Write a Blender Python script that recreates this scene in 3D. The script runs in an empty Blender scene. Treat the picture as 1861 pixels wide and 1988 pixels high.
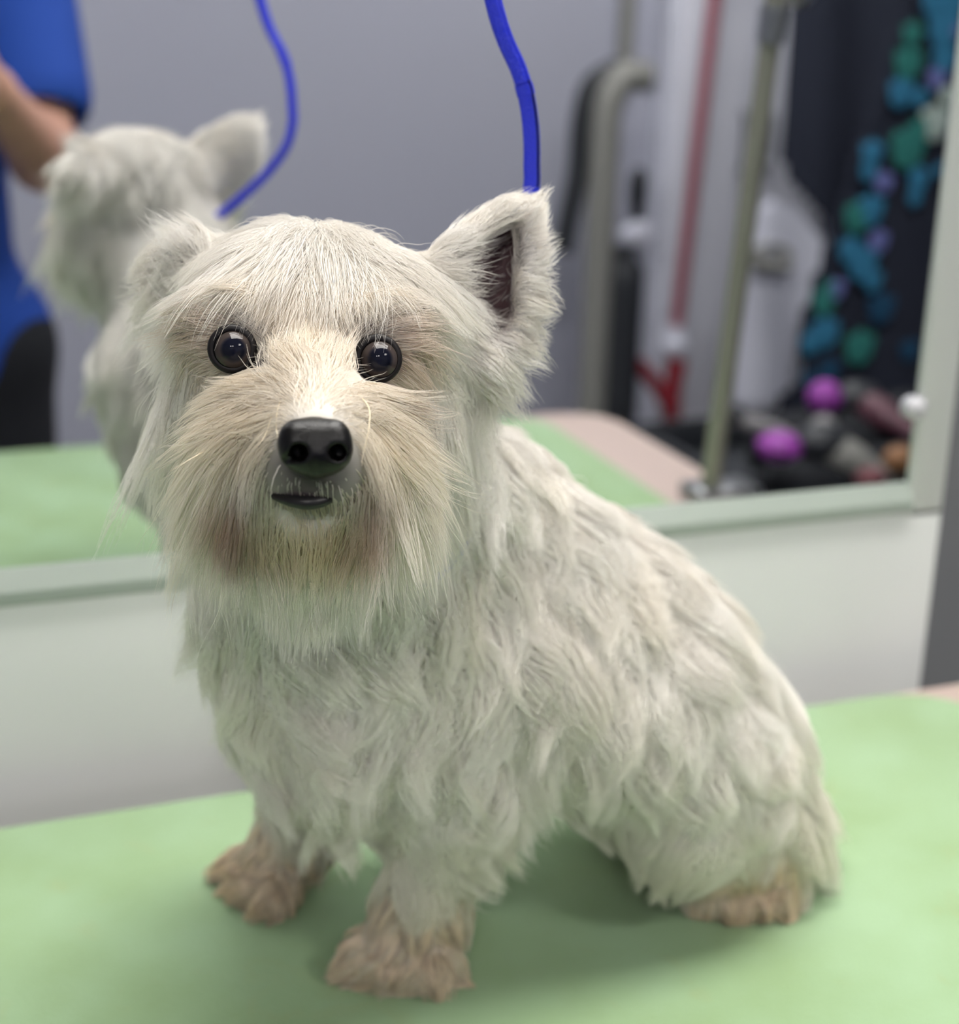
import bpy, bmesh, math, random
import numpy as np
from mathutils import Vector, Matrix
from mathutils.kdtree import KDTree
from mathutils.bvhtree import BVHTree

rng = np.random.default_rng(7)
random.seed(7)
SC = bpy.context.scene
COL = SC.collection

# ------------------------------------------------------------------ camera
# world: metres, x to the right along the mirror, mirror glass at y=0, grooming table top at z=0
FPX = 2810.0
TH, RO, YA, DD, HH = .3195, .0194, .3464, .7874, .4135
F = np.array([math.sin(YA) * math.cos(TH), math.cos(YA) * math.cos(TH), -math.sin(TH)])
R0 = np.array([math.cos(YA), -math.sin(YA), 0.])
U0 = np.cross(R0, F)
R = math.cos(RO) * R0 + math.sin(RO) * U0
U = -math.sin(RO) * R0 + math.cos(RO) * U0
C0 = np.array([0, -DD, HH])
CX, CY = 930.5, 994.0
cam = bpy.data.cameras.new('camera')
camo = bpy.data.objects.new('camera', cam)
COL.objects.link(camo)
M = Matrix.Identity(4)
for i in range(3):
    M[i][0], M[i][1], M[i][2], M[i][3] = R[i], U[i], -F[i], C0[i]
camo.matrix_world = M
cam.sensor_fit = 'HORIZONTAL'
cam.sensor_width = 36
cam.lens = FPX / 1861 * 36
cam.clip_start = .01
cam.dof.use_dof = True
cam.dof.focus_distance = .495
cam.dof.aperture_fstop = 6.6
SC.camera = camo

SC.view_settings.view_transform = 'Standard'
SC.view_settings.look = 'None'
SC.view_settings.gamma = 1
SC.view_settings.exposure = 0.14
SC.cycles.max_bounces = 6
SC.cycles.diffuse_bounces = 3
SC.cycles.glossy_bounces = 4
SC.cycles.transmission_bounces = 4
SC.cycles.transparent_max_bounces = 4
SC.cycles.caustics_reflective = True
SC.cycles.adaptive_threshold = .09
SC.cycles.caustics_refractive = False
SC.cycles.sample_clamp_indirect = 4

wd = bpy.data.worlds.new('world')
SC.world = wd
wd.use_nodes = True
wd.node_tree.nodes['Background'].inputs[0].default_value = (.8, .85, 1, 1)
wd.node_tree.nodes['Background'].inputs[1].default_value = .25

LIGHTS = [  # x, y, z, size x, size y, power
    ('over', .58, -.17, 1.63, 1.4, .46, 35),
    ('behind', -.85, -2.05, 1.63, .24, .24, 12.5),
    ('behind', -.35, -2.15, 1.63, .24, .24, 12.5),
    ('far', 1.3, -1.7, 1.63, .6, .6, 22),  # added panel, put in to make the far wall lighter
]

# ------------------------------------------------------------------ helpers
def unp(px, py, d):
    return C0 + d * (F + R * (px - CX) / FPX - U * (py - CY) / FPX)
def ray(px, py):
    return F + R * (px - CX) / FPX - U * (py - CY) / FPX
def on_y(px, py, y):
    v = ray(px, py)
    return C0 + v * ((y - C0[1]) / v[1])
def in_mirror(px, py, y):
    """real point at depth y (negative) whose mirror image is seen along that ray"""
    p = on_y(px, py, -y)
    return np.array([p[0], -p[1], p[2]])

def srgb(r, g, b):
    f = lambda c: c / 12.92 if c <= .04045 else ((c + .055) / 1.055) ** 2.4
    return (f(r / 255), f(g / 255), f(b / 255), 1)

def mat(name, col, rough=.5, spec=.5, metal=0, bump=0, bscale=200, vary=0, vscale=20, emit=0, coat=0, sheen=0, trans=0):
    m = bpy.data.materials.new(name)
    m.use_nodes = True
    nt = m.node_tree
    b = nt.nodes['Principled BSDF']
    if len(col) == 3: col = srgb(*col)
    b.inputs['Base Color'].default_value = col
    b.inputs['Roughness'].default_value = rough
    b.inputs['Specular IOR Level'].default_value = spec
    b.inputs['Metallic'].default_value = metal
    b.inputs['Coat Weight'].default_value = coat
    b.inputs['Sheen Weight'].default_value = sheen
    if emit:
        b.inputs['Emission Color'].default_value = col
        b.inputs['Emission Strength'].default_value = emit
    if bump or vary:
        tc = nt.nodes.new('ShaderNodeTexCoord')
    if vary:
        n = nt.nodes.new('ShaderNodeTexNoise')
        n.inputs['Scale'].default_value = vscale
        n.inputs['Detail'].default_value = 4
        nt.links.new(tc.outputs['Object'], n.inputs['Vector'])
        mr = nt.nodes.new('ShaderNodeMapRange')
        mr.inputs['From Min'].default_value = .3
        mr.inputs['From Max'].default_value = .7
        mr.inputs['To Min'].default_value = 1 - vary
        mr.inputs['To Max'].default_value = 1 + vary
        nt.links.new(n.outputs['Fac'], mr.inputs['Value'])
        h = nt.nodes.new('ShaderNodeVectorMath')
        h.operation = 'SCALE'
        h.inputs[0].default_value = col[:3]
        nt.links.new(mr.outputs[0], h.inputs['Scale'])
        nt.links.new(h.outputs[0], b.inputs['Base Color'])
    if bump:
        n = nt.nodes.new('ShaderNodeTexNoise')
        n.inputs['Scale'].default_value = bscale
        n.inputs['Detail'].default_value = 3
        nt.links.new(tc.outputs['Object'], n.inputs['Vector'])
        bp = nt.nodes.new('ShaderNodeBump')
        bp.inputs['Strength'].default_value = bump
        bp.inputs['Distance'].default_value = .002
        nt.links.new(n.outputs['Fac'], bp.inputs['Height'])
        nt.links.new(bp.outputs[0], b.inputs['Normal'])
    return m

def tag(o, label=None, cat=None, group=None, kind=None):
    if label: o['label'] = label
    if cat: o['category'] = cat
    if group: o['group'] = group
    if kind: o['kind'] = kind
    return o

def empty(name, loc, label=None, cat=None, group=None):
    o = bpy.data.objects.new(name, None)
    o.location = tuple(loc)
    o.empty_display_size = .05
    COL.objects.link(o)
    return tag(o, label, cat, group)

def link_mesh(name, me, m, parent=None, smooth=True):
    if m is not None:
        for mm in (m if isinstance(m, (list, tuple)) else [m]):
            me.materials.append(mm)
    if smooth:
        me.polygons.foreach_set('use_smooth', [True] * len(me.polygons))
    o = bpy.data.objects.new(name, me)
    COL.objects.link(o)
    if parent is not None:
        # meshes are authored in world coordinates; move them into the parent's frame
        inv = Matrix.Translation(-Vector(parent_loc(parent)))
        me.transform(inv)
        o.parent = parent
    return o

def parent_loc(p):
    l = Vector(p.location)
    while p.parent is not None:
        p = p.parent
        l = l + Vector(p.location)
    return l

class MB:
    """collects shapes into one bmesh"""
    def __init__(s):
        s.bm = bmesh.new()
    def box(s, lo, hi, bevel=0, seg=2, rot=None, piv=None):
        lo, hi = Vector(lo), Vector(hi)
        r = bmesh.ops.create_cube(s.bm, size=1)
        vs = r['verts']
        for v in vs:
            v.co = Vector([lo[i] + (v.co[i] + .5) * (hi[i] - lo[i]) for i in range(3)])
        if bevel:
            es = list({e for v in vs for e in v.link_edges})
            rr = bmesh.ops.bevel(s.bm, geom=es, offset=bevel, segments=seg, profile=.5, affect='EDGES')
            vs = list({v for f in rr['faces'] for v in f.verts} | {v for v in vs if v.is_valid})
        if rot is not None:
            piv = Vector(piv if piv is not None else (lo + hi) / 2)
            for v in vs: v.co = rot @ (v.co - piv) + piv
        return s
    def tube(s, pts, rad, seg=16, cap=True, flat=None, up=None):
        """swept tube; rad number or list; flat=(w,t) gives a flat strap whose width is across `up`"""
        P = [Vector(p) for p in pts]
        n = len(P)
        rad = rad if isinstance(rad, (list, tuple, np.ndarray)) else [rad] * n
        T = [((P[min(i + 1, n - 1)] - P[max(i - 1, 0)]).normalized()) for i in range(n)]
        nv = Vector(up) if up is not None else (Vector((0, 0, 1)) if abs(T[0].z) < .9 else Vector((1, 0, 0)))
        rings = []
        for i in range(n):
            nv = (nv - T[i] * nv.dot(T[i])).normalized()
            b = T[i].cross(nv)
            ring = []
            for k in range(seg):
                a = 2 * math.pi * k / seg
                if flat:
                    ca, sa = math.cos(a), math.sin(a)
                    x = flat[0] / 2 * (abs(ca) ** .5) * (1 if ca > 0 else -1) * rad[i]
                    y = flat[1] / 2 * (abs(sa) ** .5) * (1 if sa > 0 else -1)
                    ring.append(s.bm.verts.new(P[i] + nv * x + b * y))
                else:
                    ring.append(s.bm.verts.new(P[i] + (nv * math.cos(a) + b * math.sin(a)) * rad[i]))
            rings.append(ring)
        for a, b in zip(rings, rings[1:]):
            for k in range(seg):
                s.bm.faces.new((a[k], a[(k + 1) % seg], b[(k + 1) % seg], b[k]))
        if cap:
            s.bm.faces.new(rings[0][::-1])
            s.bm.faces.new(rings[-1])
        return s
    def ball(s, c, r, u=20, v=12, rot=None):
        rr = bmesh.ops.create_uvsphere(s.bm, u_segments=u, v_segments=v, radius=1)
        r = Vector(r if hasattr(r, '__len__') else (r, r, r))
        for w in rr['verts']:
            p = Vector((w.co[0] * r[0], w.co[1] * r[1], w.co[2] * r[2]))
            if rot is not None: p = rot @ p
            w.co = p + Vector(c)
        return s
    def torus(s, c, Rr, r, axis=(0, 0, 1), seg=32, sub=10, arc=2 * math.pi, squash=(1, 1)):
        q = Vector((0, 0, 1)).rotation_difference(Vector(axis))
        pts = []
        full = arc > 6.28
        n = seg if full else seg + 1
        rings = []
        for i in range(n):
            a = arc * i / seg
            ring = []
            for k in range(sub):
                b = 2 * math.pi * k / sub
                p = Vector(((Rr + r * math.cos(b)) * math.cos(a) * squash[0], (Rr + r * math.cos(b)) * math.sin(a) * squash[1], r * math.sin(b)))
                ring.append(s.bm.verts.new(q @ p + Vector(c)))
            rings.append(ring)
        m = n if full else n - 1
        for i in range(m):
            A, B = rings[i], rings[(i + 1) % n]
            for k in range(sub):
                s.bm.faces.new((A[k], B[k], B[(k + 1) % sub], A[(k + 1) % sub]))
        if not full:
            s.bm.faces.new(rings[0]); s.bm.faces.new(rings[-1][::-1])
        return s
    def prism(s, pts2, z0, z1, plane='xy', bevel=0):
        def P(a, b, c):
            return {'xy': (a, b, c), 'xz': (a, c, b), 'yz': (c, a, b)}[plane]
        lo = [s.bm.verts.new(P(a, b, z0)) for a, b in pts2]
        hi = [s.bm.verts.new(P(a, b, z1)) for a, b in pts2]
        n = len(lo)
        fs = [s.bm.faces.new(lo[::-1]), s.bm.faces.new(hi)]
        for i in range(n):
            fs.append(s.bm.faces.new((lo[i], lo[(i + 1) % n], hi[(i + 1) % n], hi[i])))
        if bevel:
            bmesh.ops.bevel(s.bm, geom=fs[1].edges[:], offset=bevel, segments=3, profile=.5, affect='EDGES')
        return s
    def build(s, name, m, parent=None, smooth=True, angle=None):
        bmesh.ops.recalc_face_normals(s.bm, faces=s.bm.faces[:])
        me = bpy.data.meshes.new(name)
        s.bm.to_mesh(me)
        s.bm.free()
        o = link_mesh(name, me, m, parent, smooth)
        if smooth:
            me.set_sharp_from_angle(angle=math.radians(angle or 40))
        return o

def rrect(x0, y0, x1, y1, r, n=8):
    pts = []
    for cx, cy, a0 in ((x1 - r, y1 - r, 0), (x0 + r, y1 - r, 90), (x0 + r, y0 + r, 180), (x1 - r, y0 + r, 270)):
        for k in range(n + 1):
            a = math.radians(a0 + 90 * k / n)
            pts.append((cx + r * math.cos(a), cy + r * math.sin(a)))
    return pts

def catmull(P, n=10):
    P = [np.array(p, float) for p in P]
    Q = [2 * P[0] - P[1]] + P + [2 * P[-1] - P[-2]]
    out = []
    for i in range(1, len(Q) - 2):
        a, b, c, d = Q[i - 1:i + 3]
        for k in range(n):
            t = k / n
            out.append(.5 * ((2 * b) + (c - a) * t + (2 * a - 5 * b + 4 * c - d) * t * t + (3 * b - a - 3 * c + d) * t ** 3))
    out.append(P[-1])
    return out

# ---- signed distance modelling: round cones blended together, meshed by surface nets
class Field:
    def __init__(s, lo, hi, h):
        s.lo = np.array(lo, float); s.h = h
        s.n = np.ceil((np.array(hi) - s.lo) / h).astype(int) + 1
        s.g = np.full(tuple(s.n), .06, np.float32)
    def cap(s, a, b, ra, rb, k=.012, cut=False, sc=None):
        a = np.array(a, float); b = np.array(b, float)
        m = max(ra, rb) + .062
        i0 = np.clip(np.floor((np.minimum(a, b) - m - s.lo) / s.h).astype(int), 0, s.n)
        i1 = np.clip(np.ceil((np.maximum(a, b) + m - s.lo) / s.h).astype(int) + 1, 0, s.n)
        if (i1 <= i0).any(): return s
        ax = [(s.lo[j] + s.h * np.arange(i0[j], i1[j])).astype(np.float32) for j in range(3)]
        X, Y, Z = np.meshgrid(*ax, indexing='ij')
        d = b - a
        L = max(float(d @ d), 1e-12)
        t = np.clip(((X - a[0]) * d[0] + (Y - a[1]) * d[1] + (Z - a[2]) * d[2]) / L, 0, 1)
        D = np.sqrt((X - a[0] - t * d[0]) ** 2 + (Y - a[1] - t * d[1]) ** 2 + (Z - a[2] - t * d[2]) ** 2) - (ra + (rb - ra) * t)
        sl = tuple(slice(i0[j], i1[j]) for j in range(3))
        G = s.g[sl]
        if cut:
            D = -D
            hh = np.clip(.5 + .5 * (D - G) / k, 0, 1)
            s.g[sl] = G * (1 - hh) + D * hh + k * hh * (1 - hh)
        else:
            hh = np.clip(.5 + .5 * (G - D) / k, 0, 1)
            s.g[sl] = G * (1 - hh) + D * hh - k * hh * (1 - hh)
        return s
    def sample(s, P, grad=False):
        q = (P - s.lo) / s.h
        q = np.clip(q, 0, s.n - 1.001)
        i = q.astype(int); f = q - i
        out = 0
        gr = [0, 0, 0]
        for dx in (0, 1):
            wx = f[:, 0] if dx else 1 - f[:, 0]
            for dy in (0, 1):
                wy = f[:, 1] if dy else 1 - f[:, 1]
                for dz in (0, 1):
                    wz = f[:, 2] if dz else 1 - f[:, 2]
                    v = s.g[i[:, 0] + dx, i[:, 1] + dy, i[:, 2] + dz]
                    out = out + v * wx * wy * wz
                    if grad:
                        gr[0] = gr[0] + v * (1 if dx else -1) * wy * wz
                        gr[1] = gr[1] + v * (1 if dy else -1) * wx * wz
                        gr[2] = gr[2] + v * (1 if dz else -1) * wx * wy
        if grad:
            G = np.stack(gr, 1)
            G /= np.linalg.norm(G, axis=1, keepdims=True) + 1e-9
            return out, G
        return out
    def mesh(s, name):
        g = s.g; ins = g < 0
        n = s.n - 1
        acc = np.zeros((*n, 3), np.float32); cnt = np.zeros(n, np.float32)
        for axis in range(3):
            o = [j for j in range(3) if j != axis]
            for u in (0, 1):
                for v in (0, 1):
                    st = [0, 0, 0]; st[o[0]] = u; st[o[1]] = v
                    en = [0, 0, 0]; en[o[0]] = u; en[o[1]] = v; en[axis] = 1
                    A = g[st[0]:st[0] + n[0], st[1]:st[1] + n[1], st[2]:st[2] + n[2]]
                    B = g[en[0]:en[0] + n[0], en[1]:en[1] + n[1], en[2]:en[2] + n[2]]
                    c = (A < 0) != (B < 0)
                    idx = np.nonzero(c)
                    t = A[idx] / (A[idx] - B[idx])
                    p = np.zeros((len(t), 3), np.float32)
                    p[:, o[0]] = u; p[:, o[1]] = v; p[:, axis] = t
                    acc[idx] += p; cnt[idx] += 1
        cell = cnt > 0
        ids = np.full(tuple(n), -1, np.int64)
        ci = np.argwhere(cell)
        ids[cell] = np.arange(len(ci))
        V = s.lo + (ci + acc[cell] / cnt[cell][:, None]) * s.h
        Q = []
        for axis in range(3):
            a, b = [(1, 2), (2, 0), (0, 1)][axis]
            sl = [slice(1, -1)] * 3; sl[axis] = slice(0, -1)
            s2 = list(sl); s2[axis] = slice(1, None)
            A = ins[tuple(sl)]; B = ins[tuple(s2)]
            off = np.array([1, 1, 1]); off[axis] = 0
            for sign in (0, 1):
                w = (A & ~B) if sign == 0 else (~A & B)
                e = np.argwhere(w) + off
                if not len(e): continue
                ea = np.zeros(3, int); ea[a] = 1
                eb = np.zeros(3, int); eb[b] = 1
                q = [e - ea - eb, e - eb, e, e - ea]
                q = [ids[x[:, 0], x[:, 1], x[:, 2]] for x in q]
                if sign: q = q[::-1]
                Q.append(np.stack(q, 1))
        Q = np.concatenate(Q)
        Q = Q[(Q >= 0).all(1)]
        me = bpy.data.meshes.new(name)
        me.vertices.add(len(V)); me.vertices.foreach_set('co', V.astype(np.float32).ravel())
        me.loops.add(Q.size); me.loops.foreach_set('vertex_index', Q.astype(np.int32).ravel())
        me.polygons.add(len(Q)); me.polygons.foreach_set('loop_start', np.arange(0, Q.size, 4, dtype=np.int32))
        me.update(calc_edges=True)
        me.validate()
        return me

def field_around(caps, h, pad=.01, k=.01):
    P = np.array([c[0] for c in caps] + [c[1] for c in caps])
    rr = max(max(c[2], c[3]) for c in caps)
    f = Field(P.min(0) - rr - pad, P.max(0) + rr + pad, h)
    for c in caps:
        kk = c[4] if len(c) > 4 else k
        f.cap(c[0], c[1], c[2], c[3], kk, cut=len(c) > 5 and c[5])
    return f

# ------------------------------------------------------------------ room
m_wall = mat('grey_wall_paint', (166, 168, 182), .8, .2, bump=.05, bscale=60)
m_wall2 = mat('darker_grey_wall', (120, 122, 124), .8, .2, bump=.05, bscale=60)  # back wall, a darker grey than the other walls
m_floor = mat('grey_vinyl_floor', (120, 118, 116), .5, .4, vary=.08, vscale=8)
m_ceil = mat('white_ceiling', (215, 215, 210), .9, .1, bump=.1, bscale=40)
m_white = mat('white_laminate', (210, 213, 211), .38, .4, vary=.01, vscale=4)
m_emit = mat('light_diffuser', (255, 252, 246), .5, emit=1)
m_lfr = mat('light_frame', (225, 225, 225), .4)

XL, XR_, YF, YB, ZF, ZC = -2.0, 2.9, -2.6, .11, -.85, 1.65
def wallbox(name, lo, hi, m):
    o = MB().box(lo, hi).build(name, m, smooth=False)
    return tag(o, kind='structure')
wallbox('floor', (XL - .1, YF - .1, ZF - .1), (XR_ + .1, YB + .1, ZF), m_floor)
wallbox('ceiling', (XL - .1, YF - .1, ZC), (XR_ + .1, YB + .1, ZC + .1), m_ceil)
wallbox('wall_back', (XL - .1, YB, ZF), (XR_ + .1, YB + .1, ZC), m_wall2)
wallbox('wall_front', (XL - .1, YF - .1, ZF), (XR_ + .1, YF, ZC), m_wall)
wallbox('wall_left', (XL - .1, YF, ZF), (XL, YB, ZC), m_wall)
wallbox('wall_right', (XR_, YF, ZF), (XR_ + .1, YB, ZC), m_wall)

for nm, x, y, z, sx, sy, pw in LIGHTS:
    lab = {'over': 'long ceiling light panel directly above the grooming table',
           'far': 'added square light panel above the hanging clothes, brightening the far wall'}.get(nm, 'small ceiling light panel behind the groomer, %s one' % ('left' if x < -.5 else 'right'))
    t = empty('ceiling_light', (x, y, ZC), lab, 'ceiling light', 'ceiling lights')
    b = MB()
    b.box((x - sx / 2 - .02, y - sy / 2 - .02, z - .005), (x + sx / 2 + .02, y - sy / 2, ZC))
    b.box((x - sx / 2 - .02, y + sy / 2, z - .005), (x + sx / 2 + .02, y + sy / 2 + .02, ZC))
    b.box((x - sx / 2 - .02, y - sy / 2, z - .005), (x - sx / 2, y + sy / 2, ZC))
    b.box((x + sx / 2, y - sy / 2, z - .005), (x + sx / 2 + .02, y + sy / 2, ZC))
    b.build('frame', m_lfr, t, smooth=False)
    me_ = mat('diffuser_glow', (255, 250, 243), .5)
    bs = me_.node_tree.nodes['Principled BSDF']
    bs.inputs['Emission Color'].default_value = (1, .965, .92, 1)
    bs.inputs['Emission Strength'].default_value = pw / (sx * sy) / 3.1416
    MB().box((x - sx / 2, y - sy / 2, z), (x + sx / 2, y + sy / 2, z + .01)).build('diffuser', me_, t, smooth=False)

# ------------------------------------------------------------------ mirror in its white board
ZM = .1295          # lower edge of the glass
XM = .594           # right edge of the glass
XO = .621
mr_ = empty('wall_mirror', (0, 0, ZF), 'large wall mirror set in a white laminate board behind the dog', 'mirror')
m_glass = bpy.data.materials.new('mirror_glass')
m_glass.use_nodes = True
bb = m_glass.node_tree.nodes['Principled BSDF']
bb.inputs['Base Color'].default_value = (.83, .85, .87, 1)
bb.inputs['Metallic'].default_value = 1
bb.inputs['Roughness'].default_value = .0
MB().box((-1.7, 0, ZM - .004), (XM + .004, .006, 1.25)).build('glass', m_glass, mr_, smooth=False)
b = MB()
b.box((-1.8, -.004, ZF + .0), (XO, .02, ZM - .019), .0015)
b.box((XM, -.004, ZM - .025), (XO, .02, 1.3), .0015)
b.box((-1.8, -.004, 1.25), (XM, .02, 1.3), .0015)
b.box((-1.8, -.004, ZM - .025), (-1.7, .02, 1.3), .0015)
b.box((-1.8, .02, ZF), (XO, YB, 1.3))
b.build('board', m_white, mr_)
m_lip = mat('mirror_edge_strip', (158, 168, 160), .35, .4)
b = MB()
b.prism([(-.004, ZM - .021), (-.007, ZM - .019), (-.007, ZM - .012), (-.001, ZM), (.004, ZM), (.004, ZM - .021)], -1.7, XM + .001, 'yz')
b.build('edge_strip', m_lip, mr_, smooth=False)
m_clip = mat('clear_clip', (190, 190, 195), .25, .5)
zc = on_y(1772, 792, 0)
MB().ball((zc[0], -.003, zc[2]), (.008, .005, .008)).build('mirror_clip', m_clip, mr_)

# ------------------------------------------------------------------ grooming table and mat
m_table = mat('taupe_table_top', (184, 166, 158), .45, .4, vary=.03, vscale=60)
m_steel = mat('brushed_steel', (150, 152, 155), .3, .5, metal=.9)
tb = empty('grooming_table', (.2, -.38, ZF), 'grooming table with a taupe top and rounded corners under the green mat', 'table')
MB().prism(rrect(-.52, -.715, .69, -.048, .05), -.030, -.0035, bevel=.003).build('table_top', m_table, tb)
for x, y in ((-.4, -.62), (-.4, -.14), (.56, -.62), (.56, -.14)):
    MB().tube([(x, y, -.03), (x, y, ZF + .01)], .016).ball((x, y, ZF + .012), (.024, .024, .012)).build('leg', m_steel, tb)
MB().box((-.42, -.63, -.62), (.58, -.13, -.605), .005).build('lower_shelf', m_steel, tb)

# the mat: one soft green sheet with a faint ripple
m_mat = bpy.data.materials.new('green_rubber_mat')
m_mat.use_nodes = True
nt = m_mat.node_tree
bs = nt.nodes['Principled BSDF']
bs.inputs['Roughness'].default_value = .75
bs.inputs['Specular IOR Level'].default_value = .25
bs.inputs['Sheen Weight'].default_value = .15
tc = nt.nodes.new('ShaderNodeTexCoord')
n1 = nt.nodes.new('ShaderNodeTexNoise'); n1.inputs['Scale'].default_value = 14; n1.inputs['Detail'].default_value = 5
n2 = nt.nodes.new('ShaderNodeTexNoise'); n2.inputs['Scale'].default_value = 420; n2.inputs['Detail'].default_value = 2
cr = nt.nodes.new('ShaderNodeValToRGB')
cr.color_ramp.elements[0].position = .32; cr.color_ramp.elements[0].color = srgb(138, 165, 122)
cr.color_ramp.elements[1].position = .68; cr.color_ramp.elements[1].color = srgb(149, 178, 141)
nt.links.new(tc.outputs['Object'], n1.inputs['Vector']); nt.links.new(tc.outputs['Object'], n2.inputs['Vector'])
nt.links.new(n1.outputs['Fac'], cr.inputs['Fac'])
n3 = nt.nodes.new('ShaderNodeTexNoise'); n3.inputs['Scale'].default_value = 26; n3.inputs['Detail'].default_value = 6; n3.inputs['Distortion'].default_value = 1.2
nt.links.new(tc.outputs['Object'], n3.inputs['Vector'])
m3 = nt.nodes.new('ShaderNodeMapRange'); m3.inputs['From Min'].default_value = .60; m3.inputs['From Max'].default_value = .78; m3.inputs['To Max'].default_value = .35
nt.links.new(n3.outputs['Fac'], m3.inputs['Value'])
mxs = nt.nodes.new('ShaderNodeMix'); mxs.data_type = 'RGBA'; mxs.inputs[7].default_value = srgb(150, 158, 110)
nt.links.new(m3.outputs[0], mxs.inputs[0]); nt.links.new(cr.outputs[0], mxs.inputs[6]); nt.links.new(mxs.outputs[2], bs.inputs['Base Color'])
bp = nt.nodes.new('ShaderNodeBump'); bp.inputs['Strength'].default_value = .25; bp.inputs['Distance'].default_value = .001
nt.links.new(n2.outputs['Fac'], bp.inputs['Height']); nt.links.new(bp.outputs[0], bs.inputs['Normal'])
mato = MB().prism(rrect(-.50, -.708, .605, -.053, .055), -.0035, 0, bevel=.001).build('grooming_mat', m_mat)
tag(mato, 'light green rubber mat covering the grooming table under the dog', 'mat')

# ------------------------------------------------------------------ the dog's body field
DOG = Field((.02, -.42, -.004), (.47, -.08, .41), .002)
def A(px, py, d): return unp(px, py, d)
B = []
def cap(a, b, ra, rb, k=.015): B.append((a, b, ra, rb, k)); DOG.cap(a, b, ra, rb, k)
# trunk
cap((.128, -.212, .190), (.140, -.205, .128), .044, .046)
cap((.150, -.210, .195), (.165, -.205, .110), .050, .046)
cap((.175, -.205, .162), (.285, -.203, .110), .056, .058, .02)
cap((.285, -.203, .110), (.322, -.203, .078), .058, .052, .02)
cap((.205, -.207, .212), (.265, -.204, .160), .032, .038, .02)
# neck
cap((.160, -.215, .200), (.125, -.262, .270), .047, .041, .02)
cap((.190, -.212, .210), (.135, -.262, .285), .030, .034, .02)
# cranium
cap(A(555, 650, .535), A(680, 655, .535), .0335, .0335, .01)
cap(A(600, 610, .545), A(625, 640, .545), .033, .034, .01)
cap(A(480, 780, .545), A(740, 790, .545), .026, .026, .012)
# stop, muzzle, jaw
cap(A(598, 730, .515), A(608, 800, .487), .022, .0165, .012)
cap(A(608, 800, .487), A(612, 855, .465), .0165, .0135, .012)
for s in (-1, 1):
    cap(A(600 + s * 70, 830, .495), A(608 + s * 38, 905, .468), .0185, .0115, .010)
    cap(A(600 + s * 100, 900, .505), A(600 + s * 60, 960, .482), .019, .011, .010)
cap(A(600, 1015, .515), A(597, 1000, .480), .021, .0095, .006)
# brows
for x, y in ((455, 612), (728, 632)):
    cap(A(x - 25, y, .509), A(x + 25, y, .509), .009, .009, .012)
# eye sockets
EYES = [(453, 679, .4975), (734, 698, .4975)]
for x, y, d in EYES:
    DOG.cap(A(x, y, d - .011), A(x, y, d + .004), .0082, .0074, .003, cut=True)
# near foreleg
cap((.185, -.226, .135), (.192, -.234, .085), .034, .027)
cap((.192, -.234, .085), (.176, -.232, .032), .023, .0175, .01)
cap((.176, -.232, .030), (.166, -.238, .015), .0170, .0145, .008)
# far foreleg
cap((.140, -.178, .130), (.140, -.160, .085), .030, .023)
cap((.140, -.160, .085), (.134, -.153, .030), .019, .0155, .01)
cap((.134, -.153, .028), (.122, -.156, .015), .0155, .0140, .008)
# hind quarters
for s in (-1, 1):
    y = -.203
    cap((.310, y + s * .030, .086), (.305, y + s * .040, .055), .036, .027)
    cap((.325, y + s * .022, .060), (.350, y + s * .020, .036), .043, .032)
    cap((.305, y + s * .040, .052), (.352, y + s * .034, .020), .021, .0150, .01)
cap((.352, -.232, .018), (.338, -.236, .015), .0150, .0140, .008)
cap((.352, -.170, .018), (.330, -.162, .014), .0135, .0125, .008)
cap((.352, -.203, .045), (.374, -.203, .026), .034, .025, .015)
# toes
def toes(c, d, w=.0120, r=.0076):
    d = np.array(d) / np.linalg.norm(d); sd = np.array([-d[1], d[0], 0])
    for k in (-1.5, -.5, .5, 1.5):
        a = np.array(c) + sd * k * w * .6 + d * .002
        e = np.array(c) + sd * k * w + d * (.015 - abs(k) * .003)
        a[2] = .012; e[2] = r + .0005
        cap(a, e, .0085, r, .0025)
toes((.166, -.236, .012), (-.45, -.85, 0))
toes((.122, -.156, .012), (-.97, -.25, 0))
toes((.339, -.236, .012), (-.35, -.9, 0))
toes((.330, -.162, .012), (-.9, .1, 0))
# erect ear (image right): a thin cupped shell built from overlapping ribs
tip = A(1024, 412, .548)
EX = -14
_A = A
def A(px, py, d): return _A(px + EX, py + 4, d)
base = [A(812, 545, .528), A(826, 555, .538), A(842, 578, .548), A(862, 606, .555), A(884, 636, .558), A(905, 662, .556), A(925, 690, .549), A(945, 712, .540)]
midp = [A(905, 462, .536), A(925, 480, .549), A(946, 502, .558), A(966, 528, .563), A(984, 556, .564), A(1000, 585, .561), A(1012, 612, .553), A(1020, 640, .545)]
upp = [A(985, 408, .542), A(995, 418, .551), A(1005, 430, .556), A(1014, 446, .559), A(1022, 464, .559), A(1030, 484, .557), A(1036, 505, .552), A(1040, 528, .547)]
A = _A
EAR = []
def sheet(rows, nu, nv, r, k=.002):
    rows = [np.array(r_) for r_ in rows]
    cu = [np.array(catmull(list(r_), nu)) for r_ in rows]
    for j in range(len(cu[0])):
        line = catmull([c_[j] for c_ in cu], nv)
        for a, b in zip(line, line[1:]):
            DOG.cap(a, b, r, r, k); EAR.append((a, b))
sheet([base, midp, upp, [tip] * 8], 2, 4, .0023, .0025)
cap(A(850, 640, .548), A(900, 690, .552), .016, .012, .01)
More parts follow.
